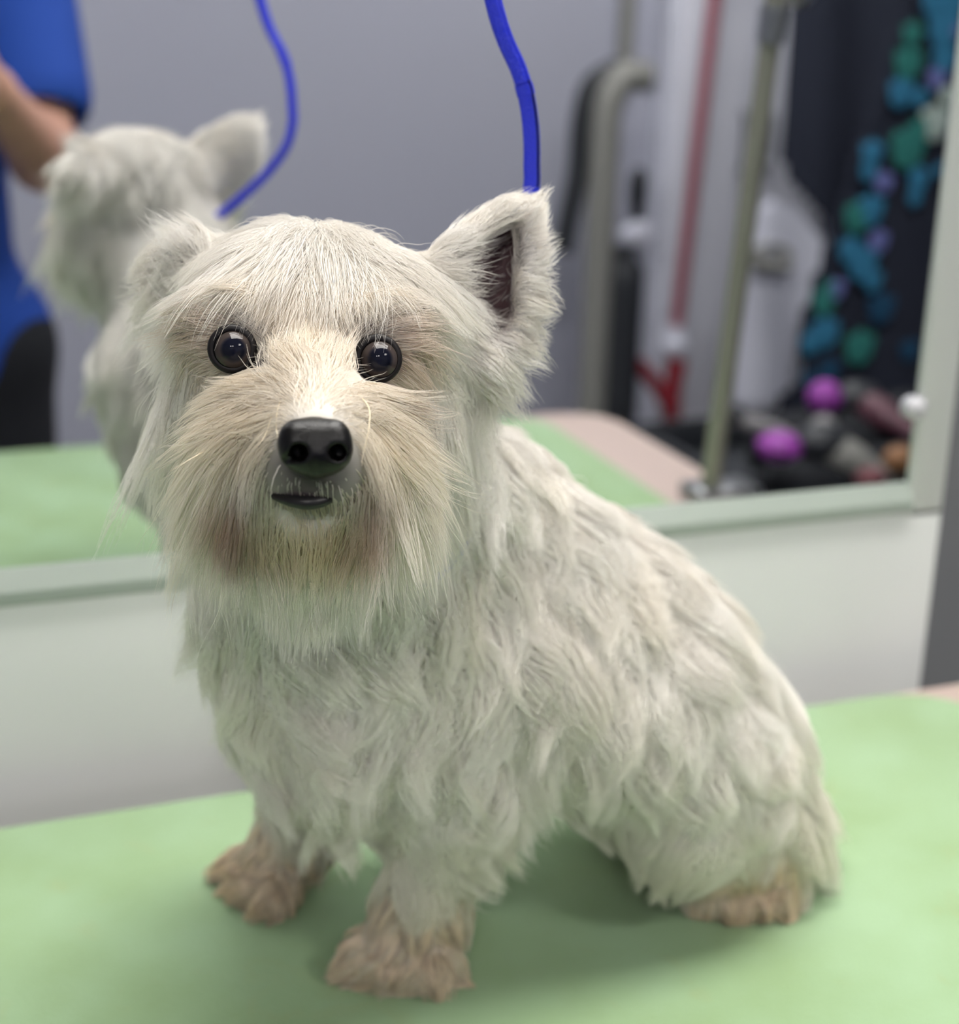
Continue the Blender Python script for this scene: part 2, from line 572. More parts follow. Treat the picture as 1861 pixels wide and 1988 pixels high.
# folded ear (image left)
tipL = A(312, 565, .560)
bl = [A(420, 500, .545), A(400, 520, .555), A(385, 550, .562), A(378, 590, .560)]
ml = [A(365, 478, .545), A(340, 495, .560), A(325, 530, .568), A(322, 580, .562)]
sheet([bl, ml, [tipL] * 4], 3, 4, .0023, .0025)
cap(A(430, 560, .550), A(400, 590, .555), .012, .010, .01)
# keep the feet on the mat
zz = DOG.lo[2] + DOG.h * np.arange(DOG.n[2])
DOG.g = np.maximum(DOG.g, (-(zz - .0004))[None, None, :].astype(np.float32))

body_me = DOG.mesh('body')
nV = len(body_me.vertices)
VC = np.empty(nV * 3, np.float32); body_me.vertices.foreach_get('co', VC); VC = VC.reshape(-1, 3)

# ------------------------------------------------------------------ coat colouring (the dog's own, plus a painted bounce tint underneath)
def blob(P, c, r, soft=.6):
    d = np.linalg.norm(P - np.array(c), axis=1) / r
    return np.clip((1 - d) / soft, 0, 1)
def lin(r, g, b): return np.array(srgb(r, g, b)[:3])
WHITE, CREAM, TAN, BROWN, GREY, DARK = lin(251, 250, 247), lin(248, 241, 229), lin(215, 188, 152), lin(150, 106, 54), lin(122, 112, 112), lin(52, 44, 46)
PINKD = lin(84, 62, 66)
def mixc(c, t, w): return c * (1 - w[:, None]) + t[None] * w[:, None]
EYEC = [A(*e) for e in EYES]
FACE = A(600, 800, .49)
def coat_colour(P, jitter):
    n = len(P)
    c = np.tile(WHITE, (n, 1))
    c = mixc(c, CREAM, .15 + .6 * jitter)
    c = mixc(c, lin(248, 236, 216), .6 * blob(P, A(600, 600, .50), .035, .7))
    c = mixc(c, lin(244, 227, 198), .65 * blob(P, FACE, .055, .8))
    for e, q in zip(EYEC, (-1, 1)):
        c = mixc(c, lin(226, 192, 165), .7 * blob(P, e + R * .011 * q, .022, .7))
    # grey-dark skin hair at the inner corners and round the lips
    for p, r, w in ((A(505, 668, .494), .0125, .75), (A(690, 672, .494), .0125, .75), (A(478, 632, .494), .009, .6), (A(715, 640, .494), .009, .6),
                    (A(530, 900, .470), .016, .8), (A(692, 920, .470), .014, .8), (A(605, 925, .460), .021, 1.0), (A(612, 795, .472), .010, .35),
                    (A(455, 715, .497), .010, .6), (A(740, 740, .497), .011, .6), (A(560, 690, .495), .012, .3), (A(640, 690, .495), .012, .3)):
        c = mixc(c, GREY, w * blob(P, p, r, .8))
    # tan feet
    z = P[:, 2]
    low = np.clip((.048 - z) / .032, 0, 1) * (P[:, 0] < .28)
    c = mixc(c, TAN, .8 * low)
    hf = blob(P, (.343, -.256, .012), .036, .7)
    c = mixc(c, lin(205, 165, 105), .95 * hf)
    und = np.clip((.10 - z) / .08, 0, 1) * (P[:, 0] > .12)  # greenish bounce off the mat, painted into the low fur
    c = mixc(c, lin(236, 230, 205), .5 * und)
    return c
STAINS = [(A(452, 1050, .490), .017, .95, BROWN), (A(480, 1095, .492), .012, .9, lin(108, 72, 34)), (A(705, 1075, .490), .015, .85, BROWN), (A(725, 1010, .487), .014, .5, BROWN),
          (A(600, 1060, .480), .021, .6, lin(196, 172, 122)), (A(540, 1100, .488), .016, .6, lin(178, 146, 96)), (A(660, 1105, .488), .016, .6, lin(186, 156, 106)),
          (A(480, 880, .480), .020, .35, lin(226, 204, 170)), (A(740, 900, .480), .020, .35, lin(226, 204, 170))]
def stain(P, c):
    for p, r, w, t in STAINS:
        ww = np.maximum(blob(P, p, r, .75), np.maximum(blob(P, p - F * .013, r, .75), blob(P, p - F * .026, r, .75)))
        c = mixc(c, t, w * ww)
    return c
# skin
JV = rng.random(nV)
skin = coat_colour(VC, JV * .3) * .64
skin = mixc(skin, lin(70, 62, 64), .9 * blob(VC, A(606, 925, .460), .017, .6))
skin = mixc(skin, lin(110, 98, 98), .6 * blob(VC, A(506, 690, .494), .012, .8))
skin = mixc(skin, lin(110, 98, 98), .6 * blob(VC, A(690, 700, .494), .012, .8))
for e in EYEC:
    w = blob(VC, e - F * .004, .0130, .35)
    skin = mixc(skin, lin(28, 24, 26), w)
earc = [A(945, 575, .562), A(965, 620, .560), A(975, 530, .562), A(920, 600, .558), A(925, 640, .555), A(985, 490, .560), A(905, 570, .553), A(935, 525, .555), A(890, 610, .552), A(960, 490, .555)]
NRM = np.empty(nV * 3, np.float32); body_me.vertices.foreach_get('normal', NRM); NRM = NRM.reshape(-1, 3)
facing = np.clip(-(NRM @ F) * 2.5, 0, 1)
EARIN = [(p, .0175) for p in earc]
wi = np.zeros(nV)
for p, r in EARIN: wi = np.maximum(wi, blob(VC, p, r, .5))
skin = mixc(skin, PINKD, wi * facing)
skin = mixc(skin, lin(34, 28, 30), blob(VC, A(500, 692, .494), .0085, .5))
skin = mixc(skin, lin(34, 28, 30), blob(VC, A(696, 706, .494), .0080, .5))
ca = body_me.color_attributes.new('coat', 'FLOAT_COLOR', 'POINT')
ca.data.foreach_set('color', np.concatenate([skin, np.ones((nV, 1))], 1).astype(np.float32).ravel())
m_skin = bpy.data.materials.new('dog_skin')
m_skin.use_nodes = True
nt = m_skin.node_tree
at = nt.nodes.new('ShaderNodeAttribute'); at.attribute_name = 'coat'
nt.links.new(at.outputs['Color'], nt.nodes['Principled BSDF'].inputs['Base Color'])
nt.nodes['Principled BSDF'].inputs['Roughness'].default_value = .7
dog = empty('dog', (.24, -.21, 0), 'small white long-haired terrier sitting on the green mat, looking at the camera', 'dog')
link_mesh('body', body_me, m_skin, dog)
dogw = Vector(dog.location)
bodyP = [Vector(v) for v in VC]
polys = [tuple(p.vertices) for p in body_me.polygons]
BVH = BVHTree.FromPolygons(bodyP, polys)

# ------------------------------------------------------------------ fur
# guides: px, py, direction in the picture, lift off the skin (0..1), length mm, wave, (view)
G_FRONT = [
    # crown and brow
    (610, 475, -.15, .9, .2, 32, .2), (560, 490, -.5, .9, .2, 36, .2), (500, 515, -.85, .55, .2, 38, .2), (690, 490, .5, .9, .2, 36, .2),
    (760, 510, .75, .6, .3, 34, .2), (620, 520, .0, 1, .25, 30, .2), (560, 550, -.3, .95, .2, 20, .1), (660, 550, .3, .95, .2, 20, .1),
    (450, 560, -.9, .3, .2, 26, .1), (440, 605, -1, .1, .2, 9, .1), (480, 600, -.9, -.3, .2, 7, .1), (740, 610, .9, -.2, .2, 8, .1), (400, 620, -.7, .7, .25, 26, .1), (750, 590, .9, .2, .2, 16, .1), (800, 640, .7, .7, .25, 26, .1),
    (600, 610, 0, .9, .15, 14, .1), (540, 620, -.5, -.6, .2, 9, .1), (660, 630, .5, -.7, .2, 9, .1),
    (520, 650, -.7, -.6, .2, 12, 0), (590, 680, -.1, -1, .2, 15, 0), (640, 680, .4, -.9, .2, 15, 0), (680, 650, .5, -.8, .2, 12, 0),
    (600, 740, -.1, -1, .12, 13, 0), (560, 730, -.8, -.6, .12, 15, 0), (650, 740, .8, -.5, .12, 15, 0),
    (470, 610, -.5, -.8, .3, 8, 0), (725, 628, .5, -.8, .3, 8, 0),
    # cheeks
    (380, 680, -.5, 1, .35, 38, .15), (350, 760, -.35, 1, .42, 48, .2), (360, 850, -.25, 1, .42, 48, .2), (390, 920, 0, 1, .3, 42, .2),
    (400, 740, -.1, 1, .12, 10, .1), (430, 780, 0, 1, .12, 10, .1), (800, 700, .25, 1, .25, 30, .15), (830, 760, .25, 1, .3, 42, .2), (835, 860, .15, 1, .3, 44, .2),
    (800, 930, .05, 1, .3, 40, .2), (770, 760, .1, 1, .12, 10, .1), (780, 800, .2, 1, .15, 14, .1),
    # muzzle
    (610, 790, 0, -1, .15, 4, 0), (560, 790, -.8, -.2, .2, 8, 0), (665, 795, .8, -.2, .2, 8, 0),
    (520, 770, -.9, .1, .35, 20, .1), (480, 800, -.85, .6, .4, 30, .1), (450, 850, -.6, .9, .4, 36, .1), (470, 920, -.3, 1, .35, 38, .1), (520, 860, -.6, .9, .3, 20, .1),
    (530, 930, -.4, 1, .25, 12, 0), (700, 780, .9, .1, .35, 20, .1), (740, 810, .85, .5, .4, 30, .1), (770, 870, .5, .9, .4, 36, .1), (750, 940, .2, 1, .35, 38, .1),
    (700, 870, .6, .9, .3, 18, .1), (690, 940, .3, 1, .25, 12, 0), (600, 940, 0, 1, .2, 4, 0), (570, 930, -.2, 1, .2, 4.5, 0), (640, 940, .15, 1, .2, 4.5, 0),
    (600, 1000, 0, 1, .25, 22, .2), (560, 1010, -.1, 1, .25, 19, .2), (650, 1010, .1, 1, .25, 19, .2), (510, 1000, -.15, 1, .25, 22, .2), (700, 1010, .1, 1, .25, 22, .2),
    (600, 1080, 0, 1, .3, 22, .3),
    # erect ear
    (830, 500, .6, -.75, .2, 10, .1), (900, 450, .8, -.55, .25, 10, .1), (980, 400, .7, -.6, .2, 8, .1), (1024, 400, .35, -.8, .3, 6, .1),
    (1020, 470, .95, .0, .3, 8, .1), (1020, 560, .95, .25, .35, 12, .1), (1000, 640, .9, .5, .3, 9, .1), (960, 700, .75, .7, .3, 14, .1),
    (950, 560, .75, -.45, .2, 8, .0), (920, 620, .8, -.1, .2, 6, 0), (835, 570, .98, .2, .4, 24, .1), (850, 620, .85, .5, .35, 14, .1), (880, 680, .5, .9, .3, 16, .1), (940, 740, .4, 1, .3, 28, .1),
    (1000, 520, .8, -.3, .2, 9, 0),
    # folded ear
    (330, 500, -.65, -.55, .4, 14, .2), (380, 480, -.1, -.8, .4, 13, .2), (300, 560, -.8, .3, .4, 14, .2), (350, 560, -.6, .8, .3, 26, .2), (310, 620, -.5, 1, .4, 32, .2), (420, 500, -.2, -.6, .3, 12, .2),
    # chest
    (450, 1150, -.25, 1, .4, 28, .7), (600, 1200, -.05, 1, .4, 30, .8), (750, 1180, .05, 1, .4, 28, .8), (420, 1280, .05, 1, .35, 22, .8), (450, 1360, .25, 1, .3, 18, .8), (600, 1350, .05, 1, .4, 32, 1),
    (750, 1350, 0, 1, .4, 32, 1), (500, 1420, .1, 1, .35, 26, .8), (650, 1500, .1, 1, .4, 26, 1), (780, 1480, .0, 1, .35, 26, .8),
    (880, 1150, .25, 1, .35, 30, .7), (950, 1000, .35, 1, .35, 26, .5), (930, 1300, .1, 1, .35, 30, .7), (1000, 1450, .25, 1, .4, 30, .7), (960, 850, .5, .9, .35, 24, .3),
    # back, side
    (1050, 960, .7, .8, .35, 22, .4), (1200, 1050, .75, .7, .4, 22, .4), (1350, 1180, .7, .75, .4, 22, .4), (1450, 1300, .5, .9, .4, 22, .4), (1100, 1150, .3, 1, .35, 26, .5),
    (1250, 1250, .25, 1, .35, 26, .5), (1100, 1350, .15, 1, .35, 28, .7), (1250, 1400, .0, 1, .35, 28, .6), (1050, 1530, .6, .7, .4, 17, .7), (1180, 1530, .6, .7, .35, 14, .6),
    (1300, 1520, -.2, 1, .35, 26, .5), (1400, 1400, .1, 1, .4, 24, .4), (1520, 1420, .5, .8, .45, 22, .4), (1450, 1520, .1, 1, .4, 18, .4), (1550, 1560, .5, 1, .45, 26, .3), (1590, 1640, .5, 1, .45, 26, .3),
    (1300, 1600, -.4, 1, .4, 16, .3), (1350, 1630, -.4, 1, .4, 12, .3), (1440, 1600, -.1, 1, .35, 9, .3), (1490, 1610, .1, 1, .35, 8, .3), (1400, 1620, -.3, 1, .35, 8, .3), (1440, 1700, -.3, .9, .4, 8, .2), (1500, 1690, .3, .9, .4, 8, .2),
    # legs
    (830, 1560, -.05, 1, .3, 16, .5), (900, 1600, .35, 1, .4, 17, .5), (950, 1560, .7, .8, .4, 19, .5), (830, 1680, .0, 1, .3, 14, .4), (880, 1700, .7, .8, .4, 17, .4), (800, 1780, -.3, 1, .3, 12, .2),
    (780, 1850, -.4, .8, .6, 10, .1), (850, 1840, .5, 1, .45, 13, .2), (720, 1870, -.8, .6, .6, 10, .1), (900, 1840, .8, .8, .45, 13, .2), (560, 1540, -.1, 1, .25, 14, .4), (620, 1580, .2, 1, .35, 18, .4), (560, 1650, -.3, 1, .25, 10, .2), (500, 1690, -.8, .5, .4, 9, .1), (460, 1690, -.9, .2, .6, 9, .1), (600, 1700, .2, 1, .4, 11, .2),
]
G_MIRROR = [
    (120, 320, -.3, 1, .35, 22, .4), (220, 300, 0, 1, .35, 22, .4), (300, 320, .3, 1, .35, 22, .4), (150, 450, -.2, 1, .35, 26, .5), (260, 430, .1, 1, .35, 26, .5), (350, 400, .2, 1, .35, 24, .4),
    (120, 520, -.1, 1, .35, 28, .5), (230, 560, 0, 1, .35, 24, .4), (400, 330, .7, -.4, .25, 12, .1), (470, 270, .7, -.7, .3, 13, .1), (450, 330, .9, .3, .3, 12, .1),
    (200, 700, 0, 1, .35, 24, .5), (300, 700, .1, 1, .35, 24, .5), (400, 650, .4, 1, .35, 24, .4), (220, 850, 0, 1, .35, 26, .5), (350, 900, .1, 1, .35, 26, .5), (600, 750, .6, .8, .35, 22, .4), (600, 900, .3, 1, .35, 24, .5), (280, 1000, 0, 1, .3, 16, .3),
]
GP, GD, GL = [], [], []
def add_guides(lst, mirror):
    for px, py, dx, dy, lift, ln, wv in lst:
        if mirror:
            o = Vector((0, DD, HH)); v = ray(px, py); v = np.array([v[0], -v[1], v[2]])
            d3 = R * dx - U * dy; d3 = np.array([d3[0], -d3[1], d3[2]])
        else:
            o = Vector(C0); v = ray(px, py); d3 = R * dx - U * dy
        hit = BVH.ray_cast(o, Vector(v).normalized())
        if hit[0] is None:
            # just off the silhouette: take the nearest skin to the point on that ray closest to the body
            best = None
            for t in np.linspace(.4, 1.0, 40):
                q = BVH.find_nearest(o + Vector(v) * t)
                if best is None or q[3] < best[3]: best = q
            hit = best
        GP.append(np.array(hit[0])); GD.append(d3 / (np.linalg.norm(d3) + 1e-9)); GL.append((lift, ln / 1000, wv))
add_guides(G_FRONT, False)
add_guides(G_MIRROR, True)
GP = np.array(GP); GD = np.array(GD); GL = np.array(GL)

# triangles for root sampling
T = np.array([(p[0], p[1], p[2]) for p in polys] + [(p[0], p[2], p[3]) for p in polys if len(p) == 4])
TA = .5 * np.linalg.norm(np.cross(VC[T[:, 1]] - VC[T[:, 0]], VC[T[:, 2]] - VC[T[:, 0]]), axis=1)
TCn = VC[T].mean(1)
EARC = A(960, 540, .55)
NOSEC = A(612, 862, .452)
def density(P):
    """relative hair density: the face is finest, none on eyes, nose and lips"""
    dh = np.linalg.norm(P - A(610, 740, .53), axis=1)
    w = 1 + 3.2 * np.clip((.085 - dh) / .03, 0, 1)
    w = w + 2.5 * (np.linalg.norm(P - EARC, axis=1) < .05)
    return w
def keep(P):
    k = np.ones(len(P), bool)
    for e in EYEC: k &= np.linalg.norm(P - (e - F * .003), axis=1) > .0098
    k &= np.linalg.norm(P - NOSEC, axis=1) > .0105
    for mx_ in (545, 570, 597, 622, 645): k &= np.linalg.norm(P - A(mx_, 976, .470), axis=1) > .0040
    return k

def grow(name, N, K, width, zone, seed, lscale=1., wscale=1., clump=.7, csize=60, stray=.06, colour=None, frizz=1.):
    r = np.random.default_rng(seed)
    w = TA * density(TCn) * zone(TCn)
    idx = r.choice(len(T), N, p=w / w.sum())
    a, b = r.random(N), r.random(N)
    s = a + b > 1; a[s] = 1 - a[s]; b[s] = 1 - b[s]
    P = VC[T[idx, 0]] + a[:, None] * (VC[T[idx, 1]] - VC[T[idx, 0]]) + b[:, None] * (VC[T[idx, 2]] - VC[T[idx, 0]])
    kk = keep(P); P = P[kk]; N = len(P)
    sd, n = DOG.sample(P, True)
    # blend of guides
    D = np.zeros((N, 3)); LL = np.zeros((N, 3)); W = np.zeros(N)
    for i in range(0, N, 20000):
        q = P[i:i + 20000]
        d2 = ((q[:, None, :] - GP[None]) ** 2).sum(2)
        sg = np.sqrt(d2.min(1))[:, None] * .6 + .006
        ww = np.exp(-d2 / (2 * sg ** 2)) + 1e-12
        ww /= ww.sum(1, keepdims=True)
        D[i:i + 20000] = ww @ GD; LL[i:i + 20000] = ww @ GL
    lift = LL[:, 0]; L = LL[:, 1] * lscale * r.uniform(.7, 1.15, N); wave = LL[:, 2] * wscale
    # slow random swirl of the lie so locks differ
    ph = np.sin(P[:, 0] * 140 + 1.3) * np.cos(P[:, 2] * 120 + .4) + np.sin(P[:, 1] * 170 + P[:, 2] * 60)
    side = np.cross(D, n)
    side /= np.linalg.norm(side, axis=1, keepdims=True) + 1e-9
    D = D + side * (ph * .18 * (wave + .25))[:, None] + r.normal(0, .07, (N, 3))
    Tn = D - n * (D * n).sum(1, keepdims=True)
    Tn /= np.linalg.norm(Tn, axis=1, keepdims=True) + 1e-9
    st = r.random(N) < stray
    L = np.where(st, L * .65, L)
    lift = lift + st * r.uniform(.1, .5, N)
    pts = np.zeros((N, K, 3)); pts[:, 0] = P - n * .0006
    cur = pts[:, 0].copy()
    d0 = Tn * (1 - lift)[:, None] + n * lift[:, None]
    d0 /= np.linalg.norm(d0, axis=1, keepdims=True)
    Dn = D / (np.linalg.norm(D, axis=1, keepdims=True) + 1e-9)
    grav = np.array([0, 0, -1.])
    for k in range(1, K):
        t = k / (K - 1)
        sdv, gn = DOG.sample(cur, True)
        tl = Dn - gn * (Dn * gn).sum(1, keepdims=True) * np.clip(1 - sdv / .02, 0, 1)[:, None]
        d = d0 * (1 - t) + tl * t + grav * (.18 * t * t * (L / .03))[:, None]
        inn = (d * gn).sum(1)
        lim = -.25 * np.clip(sdv / .01, 0, 1)
        fix = np.clip(lim - inn, 0, None)
        d = d + gn * fix[:, None]
        d /= np.linalg.norm(d, axis=1, keepdims=True) + 1e-9
        cur = cur + d * (L / (K - 1))[:, None]
        sv, gn = DOG.sample(cur, True)
        push = np.clip(.0012 - sv, 0, .01)
        cur = cur + gn * push[:, None]
        pts[:, k] = cur
    # trimmed away from the eyes
    bad = np.zeros(N, bool)
    for e in EYEC:
        ax_ = C0 - e; ax_ = ax_ / np.linalg.norm(ax_)
        v = pts - e
        al = v @ ax_
        rr = np.linalg.norm(v - al[..., None] * ax_, axis=2)
        bad |= ((al > .002) & (rr < .0075)).any(1)
    bad &= r.random(N) > .012
    g_ = ~bad
    P, n, D, L, wave, lift, st, Tn, pts = P[g_], n[g_], D[g_], L[g_], wave[g_], lift[g_], st[g_], Tn[g_], pts[g_]
    N = len(P)
    # locks
    nc = max(8, N // csize)
    ci = r.choice(N, nc, replace=False)
    kd = KDTree(nc)
    for j, q in enumerate(ci): kd.insert(Vector(P[q]), j)
    kd.balance()
    near = np.array([kd.find(Vector(p))[1] for p in P])
    gi = ci[near]
    tt = np.linspace(0, 1, K)[None, :, None]
    cl = (clump * r.uniform(.5, 1.1, N))[:, None, None] * (~st)[:, None, None]
    cl = np.clip(cl, 0, .95) * np.clip((L - .004) / .010, 0, 1)[:, None, None]
    gp = pts[gi]
    # rescale guide to hair length so tips spread a little along the lock
    ratio = (L / L[gi])[:, None, None]
    gline = gp[:, :1] + (gp - gp[:, :1]) * np.clip(ratio, .6, 1.4)
    pts = pts + (gline - pts) * cl * tt ** 1.2
    # waves shared inside a lock
    phs = r.uniform(0, 6.28, nc)[near]; frq = r.uniform(.8, 1.6, nc)[near]; amp = r.uniform(.3, 1.0, nc)[near]
    side2 = np.cross(Tn[gi], n[gi]); side2 /= np.linalg.norm(side2, axis=1, keepdims=True) + 1e-9
    a1 = (amp * wave * L * .16)[:, None] * np.sin(phs[:, None] + frq[:, None] * 6.28 * tt[:, :, 0]) * tt[:, :, 0]
    a2 = (amp * wave * L * .10)[:, None] * np.cos(phs[:, None] * 1.7 + frq[:, None] * 6.28 * tt[:, :, 0]) * tt[:, :, 0]
    pts += side2[:, None] * a1[..., None] + n[gi][:, None] * a2[..., None]
    fz = r.normal(0, 1, (N, K, 3)) * (L * .012 * frizz)[:, None, None] * tt
    pts += fz
    pts[:, :, 2] = np.maximum(pts[:, :, 2], .0008)
    col = coat_colour(P, r.random(nc)[near] * .7 + r.random(N) * .3)
    col *= (r.uniform(.96, 1.01, N) * r.uniform(.94, 1.01, nc)[near])[:, None]
    if colour is not None: col = colour(P, n, col, r)
    wdt = width(P) * r.uniform(.7, 1.2, N)
    prof = (1 - np.linspace(0, 1, K) ** 2.2) * .92 + .08
    rad = wdt[:, None] * prof[None]
    cu = bpy.data.hair_curves.new(name)
    cu.add_curves([K] * N)
    loc = np.array(dogw)
    cu.attributes['position'].data.foreach_set('vector', (pts - loc).astype(np.float32).ravel())
    ra = cu.attributes.get('radius') or cu.attributes.new('radius', 'FLOAT', 'POINT')
    ra.data.foreach_set('value', rad.astype(np.float32).ravel())
    tn = cu.attributes.new('tint', 'FLOAT_COLOR', 'POINT')
    cp_ = np.repeat(col, K, axis=0)
    cp_ = stain(pts.reshape(-1, 3), cp_)
    tn.data.foreach_set('color', np.concatenate([np.clip(cp_, 0, .985), np.ones((N * K, 1))], 1).astype(np.float32).ravel())
    cu.materials.append(m_fur)
    o = bpy.data.objects.new(name, cu)
    COL.objects.link(o)
    o.parent = dog
    return o

m_fur = bpy.data.materials.new('white_fur')
m_fur.use_nodes = True
nt = m_fur.node_tree
for nd in list(nt.nodes): nt.nodes.remove(nd)
out = nt.nodes.new('ShaderNodeOutputMaterial')
at = nt.nodes.new('ShaderNodeAttribute'); at.attribute_name = 'tint'
df = nt.nodes.new('ShaderNodeBsdfDiffuse')
hr = nt.nodes.new('ShaderNodeBsdfHair'); hr.component = 'Reflection'
hr.inputs['Offset'].default_value = -.05; hr.inputs['RoughnessU'].default_value = .25; hr.inputs['RoughnessV'].default_value = .6
ht = nt.nodes.new('ShaderNodeBsdfHair'); ht.component = 'Transmission'
ht.inputs['RoughnessU'].default_value = .5; ht.inputs['RoughnessV'].default_value = .8
mx = nt.nodes.new('ShaderNodeMixShader'); mx.inputs[0].default_value = .22
mx2 = nt.nodes.new('ShaderNodeMixShader'); mx2.inputs[0].default_value = .42
nt.links.new(at.outputs['Color'], df.inputs['Color'])
nt.links.new(at.outputs['Color'], ht.inputs['Color'])
hr.inputs['Color'].default_value = (.95, .93, .9, 1)
nt.links.new(df.outputs[0], mx2.inputs[1]); nt.links.new(ht.outputs[0], mx2.inputs[2])
nt.links.new(mx2.outputs[0], mx.inputs[1]); nt.links.new(hr.outputs[0], mx.inputs[2])
nt.links.new(mx.outputs[0], out.inputs['Surface'])

HEADC = A(610, 740, .53)
def z_head(P): return ((np.linalg.norm(P - HEADC, axis=1) < .080) | (np.linalg.norm(P - EARC, axis=1) < .048)).astype(float)
def ear_w(P):
    w = np.zeros(len(P))
    for a, b in EAR[::3]:
        w = np.maximum(w, (np.linalg.norm(P - (a + b) / 2, axis=1) < .006).astype(float))
    return w
EWT = ear_w(TCn)
def earin(P):
    w = np.zeros(len(P))
    for p, r in EARIN: w = np.maximum(w, blob(P, p, r, .5))
    return w
EIT = earin(TCn)
# the inner face of the erect ear carries only sparse hair
TN = np.cross(VC[T[:, 1]] - VC[T[:, 0]], VC[T[:, 2]] - VC[T[:, 0]]); TN /= np.linalg.norm(TN, axis=1, keepdims=True) + 1e-12
EIT = EIT * np.clip(-(TN @ F) * 2.5, 0, 1)
def col_ear(P, n, col, r):
    w = earin(P) * np.clip(-(n @ F) * 2.5, 0, 1)
    return mixc(col, lin(120, 100, 102), np.clip(w * 1.2, 0, .8) * (r.random(len(P)) < .75))
zhead = lambda P: z_head(P) * (1 - .96 * EIT)
zbody = lambda P: 1 - z_head(P) * (1 - .0)
grow('head_fur', 56000, 9, lambda P: np.full(len(P), .000105), zhead, 11, lscale=1.12, clump=.8, csize=36, stray=.02, colour=col_ear, frizz=.7)
grow('head_locks', 15000, 10, lambda P: np.full(len(P), .00013), zhead, 21, lscale=1.4, clump=.95, csize=26, stray=.0, colour=col_ear, frizz=.4)
grow('undercoat', 48000, 7, lambda P: np.full(len(P), .00019), zbody, 12, lscale=1.0, clump=.7, csize=60, stray=.04)
grow('coat_locks', 42000, 10, lambda P: np.full(len(P), .00020), zbody, 22, lscale=1.5, wscale=1.7, clump=.95, csize=130, stray=.02)
PAWS = [(.160, -.244, .012), (.118, -.157, .012), (.338, -.244, .012), (.172, -.232, .02), (.130, -.154, .02)]
def zpaw(P):
    w = np.zeros(len(P), bool)
    for p in PAWS: w |= np.linalg.norm(P - np.array(p), axis=1) < .030
    return (w & (P[:, 2] < .040) & (P[:, 2] > .002)).astype(float)

def col_paw(P, n, col, r):
    j = np.sin(P[:, 0] * 560 + P[:, 2] * 200) * np.cos(P[:, 1] * 500)
    c = mixc(col, lin(246, 222, 190), np.full(len(P), .7))
    return mixc(c, lin(124, 88, 56), np.clip(j * 1.6, 0, 1) * .65)  # brown streaks paint the shaded gaps between toes into the fur
grow('paw_fur', 12000, 7, lambda P: np.full(len(P), .00019), zpaw, 23, lscale=1.5, wscale=2., clump=.95, csize=80, stray=.02, colour=col_paw)

# ------------------------------------------------------------------ eyes, nose, mouth
def eye_mat():
    m = bpy.data.materials.new('dog_eye')
    m.use_nodes = True
    nt = m.node_tree; b = nt.nodes['Principled BSDF']
    tc = nt.nodes.new('ShaderNodeTexCoord')
    sx = nt.nodes.new('ShaderNodeSeparateXYZ')
    nt.links.new(tc.outputs['Object'], sx.inputs[0])
    cr = nt.nodes.new('ShaderNodeValToRGB')
    mr = nt.nodes.new('ShaderNodeMapRange')
    mr.inputs['From Min'].default_value = .0; mr.inputs['From Max'].default_value = .0076
    nt.links.new(sx.outputs['Z'], mr.inputs['Value'])
    nt.links.new(mr.outputs[0], cr.inputs['Fac'])
    e = cr.color_ramp.elements
    e[0].position = 0; e[0].color = srgb(12, 10, 11)
    e[1].position = 1; e[1].color = srgb(20, 22, 34)
    for p, c in ((.50, (12, 10, 11)), (.56, (60, 53, 50)), (.74, (66, 58, 56)), (.82, (40, 38, 44)), (.88, (16, 18, 30))):
        n = e.new(p); n.color = srgb(*c)
    nt.links.new(cr.outputs[0], b.inputs['Base Color'])
    b.inputs['Roughness'].default_value = .03
    b.inputs['Specular IOR Level'].default_value = .2
    return m
m_eye = eye_mat()
m_rim = mat('dark_eyelid', (20, 16, 18), .5, .3)
GAZE = [Vector(C0 - EYEC[0]).normalized(), Vector(C0 - EYEC[1]).normalized()]
e_px = [(506, 694), (688, 704)]
for i, e in enumerate(EYEC):
    me = bpy.data.meshes.new('eye')
    bm = bmesh.new(); bmesh.ops.create_uvsphere(bm, u_segments=40, v_segments=24, radius=.0074)
    for v in bm.verts:      # slight corneal bulge
        z = v.co.z / .0074
        if z > .8: v.co *= 1 + .05 * (z - .8) / .2
    bm.to_mesh(me); bm.free()
    me.polygons.foreach_set('use_smooth', [True] * len(me.polygons))
    me.materials.append(m_eye)
    o = bpy.data.objects.new('eye', me)
    COL.objects.link(o); o.parent = dog
    g = GAZE[i] + Vector(R) * (.10 if i == 0 else .10) * (1 if i else -1) * (1 if i else 0) + Vector(U) * .02
    o.location = Vector(e) - dogw
    o.rotation_mode = 'QUATERNION'
    o.rotation_quaternion = Vector((0, 0, 1)).rotation_difference(g.normalized())
    # eyelid rim
    s = -1 if i == 0 else 1
    q = MB()
    c = Vector(e) - Vector(F) * .0024
    ax = (Vector(C0) - Vector(e)).normalized() + Vector(R) * s * .12
    q.torus(c, .0070, .0015, ax, 40, 10)
    q.build('eyelid', m_rim, dog)

